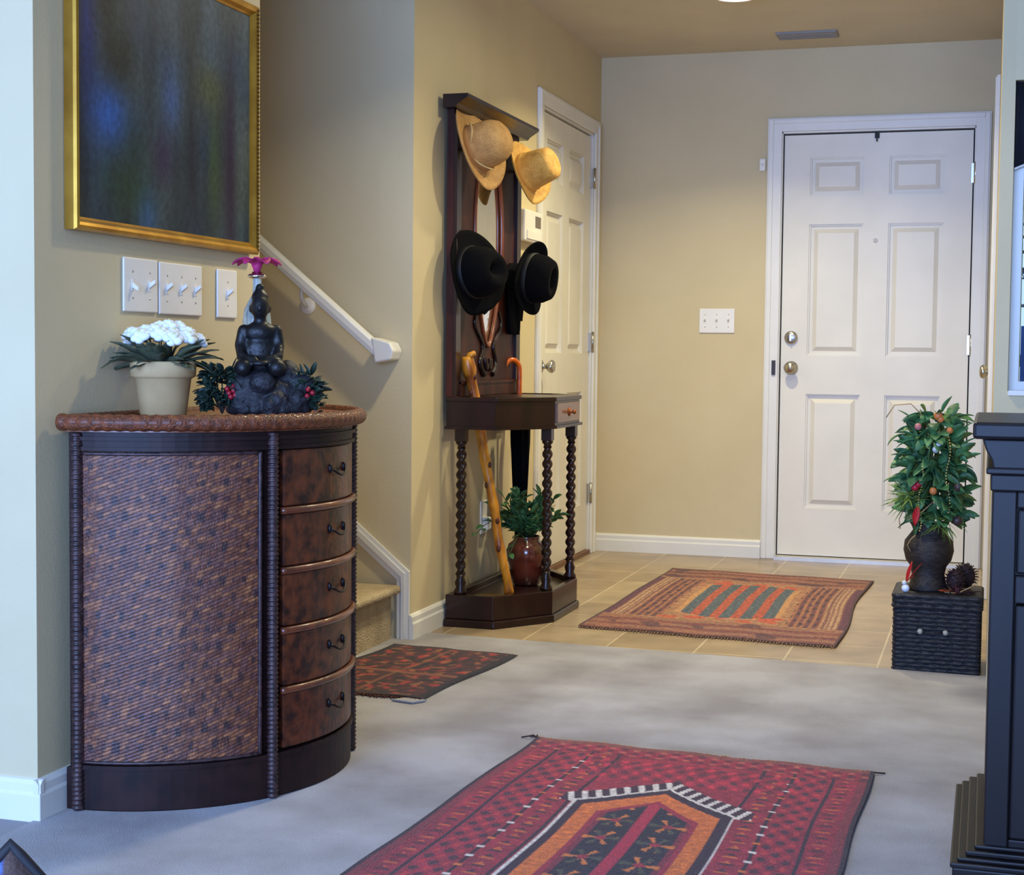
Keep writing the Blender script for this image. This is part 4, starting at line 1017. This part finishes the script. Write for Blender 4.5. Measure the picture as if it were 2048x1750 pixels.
b = MB(); p = [pos(.40, .69), pos(.455, .70), pos(.43, .745), pos(.36, .74)]; b.add([(q.x, q.y, .006) for q in p]+[(q.x, q.y, .0105) for q in p], [(3, 2, 1, 0), (4, 5, 6, 7)]+[(i, (i+1) % 4, (i+1) % 4+4, i+4) for i in range(4)])
b.build('backing_corner', mat('grey_backing', (150, 150, 156), .9), t)

# ------------------------------------------------------------------ storage box by the door
BX0, BX1, BY0, BY1 = -.27, -.008, 4.958, 5.215
t = thing('storage_box', ((BX0+BX1)/2, (BY0+BY1)/2, 0), 'black woven lidded box standing by the foyer side wall', 'box')
M_basket = mat('black_woven_fibre', (40, 38, 42), .5, rgb2=(20, 19, 24), scale=40, stretch=(1, 1, 3), bump=.4, bscale=120)
def woven_box(b, x0, x1, y0, y1, z0, z1):
    b.box(x0+.004, x1-.004, y0+.004, y1-.004, z0, z1)
    n = max(3, int((z1-z0)/.0125))
    for j in range(n):
        z = z0+(z1-z0)*(j+.5)/n
        pts = []
        cor = [(x0+.004, y0+.004), (x1-.004, y0+.004), (x1-.004, y1-.004), (x0+.004, y1-.004)]
        for e in range(4):
            p, q = Vector((*cor[e], z)), Vector((*cor[(e+1) % 4], z)); nr = Vector((q.y-p.y, p.x-q.x, 0)).normalized()
            for i in range(22): pts.append(p.lerp(q, i/22)+nr*.0025*math.sin(math.pi*(i+11*(j % 2))*2/4))
        pts.append(pts[0]); b.tube(pts, (z1-z0)/n*.46, 6)
b = MB(); woven_box(b, BX0, BX1, BY0, BY1, 0, .196); b.build('box_body', M_basket, t)
b = MB(); woven_box(b, BX0-.003, BX1+.003, BY0-.003, BY1+.003, .198, .244); b.build('lid', M_basket, t)
M_stud = mat('pale_toggle', (170, 164, 150), .5)
for x in (-.188, -.112):
    b = MB(); b.M = frame_matrix((x, BY0+.001, .128), (0, -1, 0)); b.lathe([(.009, 0), (.008, .005), (.004, .009), (0, .0095)], seg=14); b.build('toggle_stud', M_stud, t)
b = MB(); b.tube([(-.188, BY0-.004, .128), (-.15, BY0-.005, .126), (-.112, BY0-.004, .128)], .002, 6); b.build('cord', M_basket, t)
# urn with plant
ux, uy = -.172, 5.075; ZB = .2445
t = thing('urn_plant', (ux, uy, ZB), 'dark urn of mixed greenery with beads and berries on the box', 'potted plant')
b = MB(); b.lathe([(.062, 0), (.066, .006), (.056, .018), (.050, .05), (.056, .075), (.07, .095), (.077, .125), (.074, .155), (.058, .178), (.05, .19), (.056, .205), (.06, .212), (.054, .212), (.046, .195), (0, .19)], (ux, uy, ZB), 40, fn=lambda r, z, th: (r*(1+.012*math.sin(z*420)), z)); b.build('urn', mat('dark_woven_urn', (52, 42, 36), .55, rgb2=(28, 22, 22), scale=40, stretch=(1, 1, 3), bump=.4, bscale=120), t)
rg = random.Random(21); M_lf = mat('deep_green_leaf', (84, 134, 80), .5, rgb2=(38, 74, 48), scale=18); M_lf2 = mat('lime_leaf', (118, 140, 58), .5, rgb2=(78, 104, 44), scale=30)
b = MB(); b2 = MB(); stems = MB()
for i in range(26):
    a = rg.uniform(0, 6.28); r_ = rg.uniform(0, .06); zt = rg.uniform(.30, .56)
    tip = Vector((ux+r_*1.2*math.cos(a), uy+r_*math.sin(a), ZB+zt)); stems.tube([(ux+.01*math.cos(a), uy+.01*math.sin(a), ZB+.19), (ux+r_*.6*math.cos(a), uy+r_*.6*math.sin(a), ZB+.19+(zt-.19)*.5), tip], .0022, 5)
for i in range(330):
    a = rg.uniform(0, 6.28); z = rg.uniform(.21, .56); env = .088*math.sin(math.pi*min(1, max(.05, (z-.12)/.50)))**.6
    r_ = env*math.sqrt(rg.random())
    p = Vector((ux+.012+r_*math.cos(a), uy+r_*.9*math.sin(a), ZB+z))
    d = Vector((math.cos(a)+rg.uniform(-.6, .6), math.sin(a)+rg.uniform(-.6, .6), rg.uniform(-.9, 1.3)))
    if p.x+d.x*.05 > -.015: d.x = -abs(d.x)*.3
    b.leaf(p, d, rg.uniform(.045, .08), rg.uniform(.028, .046), droop=rg.uniform(.1, 1.0), roll=rg.uniform(-1.3, 1.3), n=5)
for px_, py_, ln, wd in ((1775, 925, .10, .022), (1790, 905, .07, .02), (1787, 958, .06, .022), (1770, 950, .07, .018), (1805, 830, .06, .016), (1905, 785, .055, .026), (1930, 815, .05, .03)):
    pass
def leaf_to(x, z, ln, wd, ang, droop=.5):
    d = Vector((math.cos(R(ang)), -.25, math.sin(R(ang)))); b.leaf((x, uy-.02, z), d, ln, wd, droop=droop, fold=.2)
leaf_to(-.245, .735, .075, .026, 160, 1.6); leaf_to(-.235, .67, .06, .03, 172, .2); leaf_to(-.245, .60, .075, .026, 165, .8); leaf_to(-.215, .80, .055, .016, 200, .1); leaf_to(-.14, .81, .06, .034, 62, .1); leaf_to(-.10, .79, .06, .034, 30, .6)
leaf_to(-.09, .70, .075, .024, 38, .3); leaf_to(-.095, .735, .07, .02, 55, .5); leaf_to(-.10, .64, .06, .03, 20, .7); leaf_to(-.115, .52, .05, .03, -30, .5); leaf_to(-.13, .50, .05, .03, -70, .2); leaf_to(-.14, .47, .05, .03, -80, .1)
b.build('broad_leaves', M_lf, t, solid=.0008)
for i in range(120):
    if i == 70: b2.build('grass_tuft', M_lf2, t); b2 = MB()
    cx_, cz_ = ((-.255, .54) if i < 70 else (-.16, .47)); a = rg.uniform(0, 6.28)
    b2.leaf((cx_+.03+rg.uniform(-.015, .015), uy-.05+rg.uniform(-.02, .02), cz_+rg.uniform(-.02, .02)), (math.cos(a)-.5, -.4+.5*math.sin(a), rg.uniform(-.9, .9)), rg.uniform(.05, .09), .0055, droop=.5, roll=rg.uniform(-1.5, 1.5), n=4)
b2.build('grass_tuft', M_lf2, t); b2 = MB()
for i in range(30):
    a = rg.uniform(0, 6.28); r_ = rg.uniform(.04, .07); z = rg.uniform(.3, .55); b2.leaf((ux+r_*math.cos(a), uy-abs(r_*math.sin(a)), ZB+z), (math.cos(a)*.5-.2, -.6, rg.uniform(-.2, .6)), .035, .016, droop=.6, n=4)
b2.build('lime_leaves', M_lf2, t); stems.build('stems', bpy.data.materials['green_stem'], t)
b = MB()
for s0, s1 in (((-.118, .735), (-.115, .50)), ((-.195, .64), (-.20, .44))):
    for i in range(26): f = i/25; b.ball((s0[0]+(s1[0]-s0[0])*f+.006*math.sin(f*9), uy-.088+.01*math.sin(f*3.14), s0[1]+(s1[1]-s0[1])*f), .0032, seg=7, rings=5)
b.build('bead_string', mat('gold_beads', (214, 190, 120), .2, .8), t)
for i, (x, z, c, r_) in enumerate(((-.215, .575, 'r', .012), (-.205, .585, 'r', .01), (-.150, .80, 'o', .014), (-.143, .79, 'o', .011), (-.16, .565, 'o', .012), (-.21, .765, 'p', .011), (-.115, .755, 'o', .01), (-.085, .58, 'd', .014), (-.085, .475, 'd', .016), (-.155, .695, 'w', .011), (-.148, .71, 'w', .008))):
    col = {'r': (178, 30, 44), 'o': (190, 112, 60), 'p': (180, 110, 110), 'd': (58, 44, 42), 'w': (196, 200, 206)}[c]; nm = {'r': 'red', 'o': 'amber', 'p': 'dusty_pink', 'd': 'dark', 'w': 'silver'}[c]+'_berry_skin'
    b = MB(); b.ball((x, uy-.085, z), r_, r_*.8, r_, seg=12, rings=8); o = b.build('berry', bpy.data.materials.get(nm) or mat(nm, col, .4), t)
b = MB()
for pth in ([(-.155, uy-.08, .535), (-.19, uy-.085, .50), (-.235, uy-.08, .47)], [(-.21, uy-.08, .425), (-.225, uy-.08, .41), (-.235, uy-.06, .39), (-.225, uy-.06, .37)], [(-.2, uy-.05, .80), (-.235, uy-.05, .835), (-.285, uy-.05, .83), (-.31, uy-.05, .79)], [(-.25, uy-.06, .50), (-.262, uy-.06, .47), (-.258, uy-.06, .44)]):
    b.tube(pth, .0018, 5)
b.build('curly_twigs', mat('tan_twig', (168, 136, 94), .7), t)
b = MB(); b.leaf((-.205, uy-.085, .515), (-.12, -.2, -1), .06, .03, droop=0, fold=.1); b.build('red_leaf', mat('red_velvet_leaf', (170, 24, 32), .6), t, solid=.001)
# red ribbon ornament with white ball
ox, oy = -.236, 4.985
t = thing('hanging_ornament', (ox, oy, ZB), 'white ball ornament with red ribbon on the box beside the urn', 'ornament')
b = MB(); b.ball((ox, oy, ZB+.0125), .0125, seg=18, rings=12); b.build('ball', mat('white_glossy_ball', (226, 230, 240), .2, coat=.4), t)
b = MB(); b.ball((ox-.004, oy, ZB+.0295), .008, seg=12, rings=8); b.build('small_ball', mat('pearl_ball', (206, 210, 206), .3), t)
b = MB(); b.leaf((ox+.002, oy, ZB+.034), (.25, .1, 1), .065, .02, droop=0, fold=.1, roll=.3); b.leaf((ox+.004, oy, ZB+.034), (.7, .15, 1), .075, .018, droop=.1, fold=.1, roll=-.3); b.leaf((ox+.004, oy, ZB+.034), (.5, -.1, .6), .03, .016, droop=.3)
b.build('ribbon', mat('red_ribbon', (176, 22, 30), .5), t, solid=.001)
# pinecones and dried flower
def pinecone(x, y, r_, label, seed):
    t = thing('pinecone', (x, y, ZB), label, 'pinecone', 'pinecones on the box')
    m = bpy.data.materials.get('dark_pinecone') or mat('dark_pinecone', (58, 32, 30), .7, rgb2=(34, 18, 20), scale=40)
    c_ = MB(); c_.ball((x, y, ZB+r_), r_*.75, r_*.75, r_*.95); c_.build('core', m, t)
    b = MB()
    for i in range(60):
        f = (i+.5)/60; a = i*2.4; ph = math.acos(1-2*f); d = Vector((math.sin(ph)*math.cos(a), math.sin(ph)*math.sin(a), math.cos(ph)))
        if d.z < -.75: continue
        p = Vector((x, y, ZB+r_))+d*r_*.55; b.leaf(p, d+Vector((0, 0, .35)), r_*.5, r_*.42, droop=.2, n=3)
    b.build('scales', m, t, solid=.0015)
pinecone(-.088, 5.06, .036, 'dark brown pinecone right beside the urn', 1)
pinecone(-.06, 5.125, .042, 'larger dark pinecone at the back right of the box', 2)
t = thing('dried_flower', (-.118, 4.985, ZB), 'dried orange flower lying on the box lid', 'dried flower')
b = MB()
for i in range(9):
    a = i*.7; b.leaf((-.118, 4.985, ZB+.006), (math.cos(a), math.sin(a), .7), .02, .012, droop=.6, n=4)
b.build('petals', mat('burnt_orange_petal', (176, 76, 34), .7), t, solid=.001)
b = MB(); b.tube([(-.118, 4.985, ZB+.006), (-.08, 4.995, ZB+.004), (-.05, 5.0, ZB+.018), (-.028, 5.005, ZB+.03)], .002, 6); b.build('stem', bpy.data.materials['tan_twig'], t)
t = thing('dried_leaf_spray', (-.06, 5.0, ZB), 'dark red dried leaf spray at right front of the box', 'dried leaves')
b = MB(); rg = random.Random(31)
for i in range(26):
    x = rg.uniform(-.10, -.025); b.leaf((x, 5.0+rg.uniform(-.02, .03), ZB+.003), (rg.uniform(-.8, .5), rg.uniform(-.6, .4), rg.uniform(.2, 1)), rg.uniform(.02, .035), .012, droop=.8, n=4)
b.build('leaves', mat('dark_red_leaf', (70, 22, 26), .7, rgb2=(40, 16, 20), scale=30), t, solid=.001)
b = MB(); b.tube([(-.10, 5.0, ZB+.003), (-.06, 5.0, ZB+.004), (-.025, 5.0, ZB+.003)], .002, 6); b.build('twig', bpy.data.materials['dark_twig'], t)

# ------------------------------------------------------------------ console at right
KX0, KX1, KY0, KY1 = .010, .95, 2.875, 3.36
t = thing('console_cabinet', ((KX0+KX1)/2, 3.12, .004), 'dark espresso wood console cabinet at the right edge', 'cabinet')
def kbox(b, e, z0, z1, f=None): b.box(KX0-e, KX1+e, KY0-(e if f is None else f), KY1+.01, z0, z1)
b = MB(); kbox(b, .036, .838, .868); b.build('top', M_black, t, bevel=.006)
b = MB()
b.prism([(KX0+.0, .785), (KX0-.003, .80), (KX0-.012, .815), (KX0-.02, .838), (KX1+.02, .838), (KX1+.012, .815), (KX1+.003, .80), (KX1, .785)], KY0-.012, KY1, axis='y')
kbox(b, .012, .775, .787); kbox(b, .004, .745, .775); b.build('crown_moulding', M_black, t, bevel=.003)
b = MB(); b.box(KX0, KX1, KY0+.02, KY1, .09, .745); b.box(KX0, KX0+.042, KY0, KY0+.02, .09, .745); b.box(KX1-.055, KX1, KY0, KY0+.02, .09, .745); b.box(KX0+.042, KX1-.055, KY0, KY0+.02, .715, .745); b.box(KX0+.042, KX1-.055, KY0, KY0+.02, .09, .12); b.box(KX0+.042, KX1-.055, KY0, KY0+.02, .545, .595)
b.build('carcass', M_black, t, bevel=.003)
for x0, x1 in ((KX0+.044, .47), (.48, KX1-.057)):
    b = MB(); b.box(x0, x1, KY0+.004, KY0+.0205, .598, .713); b.box(x0+.022, x1-.022, KY0-.002, KY0+.006, .618, .693); d_ = b.build('drawer', M_black, t, bevel=.004)
    b = MB(); b.M = frame_matrix(((x0+x1)/2, KY0-.002, .655), (0, -1, 0)); b.lathe([(.008, 0), (.005, .008), (.012, .018), (.008, .025), (0, .026)], seg=16); b.build('knob', M_nickel, d_)
    b = MB(); b.box(x0, x1, KY0+.004, KY0+.0205, .122, .543)
    for q in ((x0, x0+.05, .122, .543), (x1-.05, x1, .122, .543), (x0+.05, x1-.05, .122, .172), (x0+.05, x1-.05, .493, .543)): b.box(q[0], q[1], KY0-.006, KY0+.006, q[2], q[3])
    d_ = b.build('door', M_black, t, bevel=.004)
    b = MB(); b.M = frame_matrix((x1-.025 if x0 < .3 else x0+.025, KY0-.006, .36), (0, -1, 0)); b.lathe([(.008, 0), (.005, .008), (.012, .018), (.008, .025), (0, .026)], seg=16); b.build('knob', M_nickel, d_)
b = MB()
for e, z0, z1 in ((.052, .004, .072), (.056, .072, .082), (.044, .082, .090), (.03, .090, .100), (.015, .10, .108)): b.box(KX0-e, KX1+e, KY0-e*.8, KY1+.01, z0, z1)
b.build('plinth', M_black, t, bevel=.003)

# ------------------------------------------------------------------ patterned cushion at lower left
cc0 = Vector((-.984, 1.393, .226)); nrm = Vector((.50, -.80, .18)).normalized()
t = thing('patterned_cushion', (cc0.x, cc0.y, .004), 'dark patterned cushion with black piping in the lower left corner', 'cushion')
Mx = frame_matrix(cc0, nrm, (0, 0, 1)) @ Matrix.Rotation(R(45), 4, 'Z')
S = .155; n = 40; vs = []; cc = []
def cush(u, v):
    e = (1-abs(u)**2.6)*(1-abs(v)**2.6); return .055*max(0, e)**.5
b = MB(); b.M = Mx
for side in (1, -1):
    vs = []; cc = []
    for j in range(n+1):
        for i in range(n+1):
            u, v = -1+2*i/n, -1+2*j/n; k = 1-.06*(1-u*u*v*v); vs.append((u*S*k, v*S*k, side*cush(u, v)))
            a, d_ = nz_(u, v, 3.1, 1), nz_(u, v, 4.3, 8); c_ = Vector((70, 52, 46))
            if a > .15: c_ = Vector((64, 88, 140))
            if a > .3: c_ = Vector((150, 160, 170))
            if d_ > .3: c_ = Vector((112, 98, 92))
            if d_ < -.25: c_ = Vector((40, 50, 58))
            cc.append(lin(c_))
    fs = [(j*(n+1)+i, j*(n+1)+i+1, (j+1)*(n+1)+i+1, (j+1)*(n+1)+i) for j in range(n) for i in range(n)]
    b.add(vs, fs if side > 0 else [tuple(reversed(f)) for f in fs], col=cc, smooth=True)
b.build('cover', mat('tapestry_cloth', (80, 60, 60), .9, attr='tint', scale=90, bump=.4, bscale=200), t)
b = MB(); b.M = Mx; pts = []
for e in range(4):
    for i in range(20):
        u = -1+2*i/20; q = [(u, -1), (1, u), (-u, 1), (-1, -u)][e]; k = 1-.06*(1-q[0]**2*q[1]**2); pts.append((q[0]*S*k, q[1]*S*k, 0))
pts.append(pts[0]); b.tube(pts, .0065, 8); b.build('piping', mat('black_piping', (18, 16, 22), .7), t)
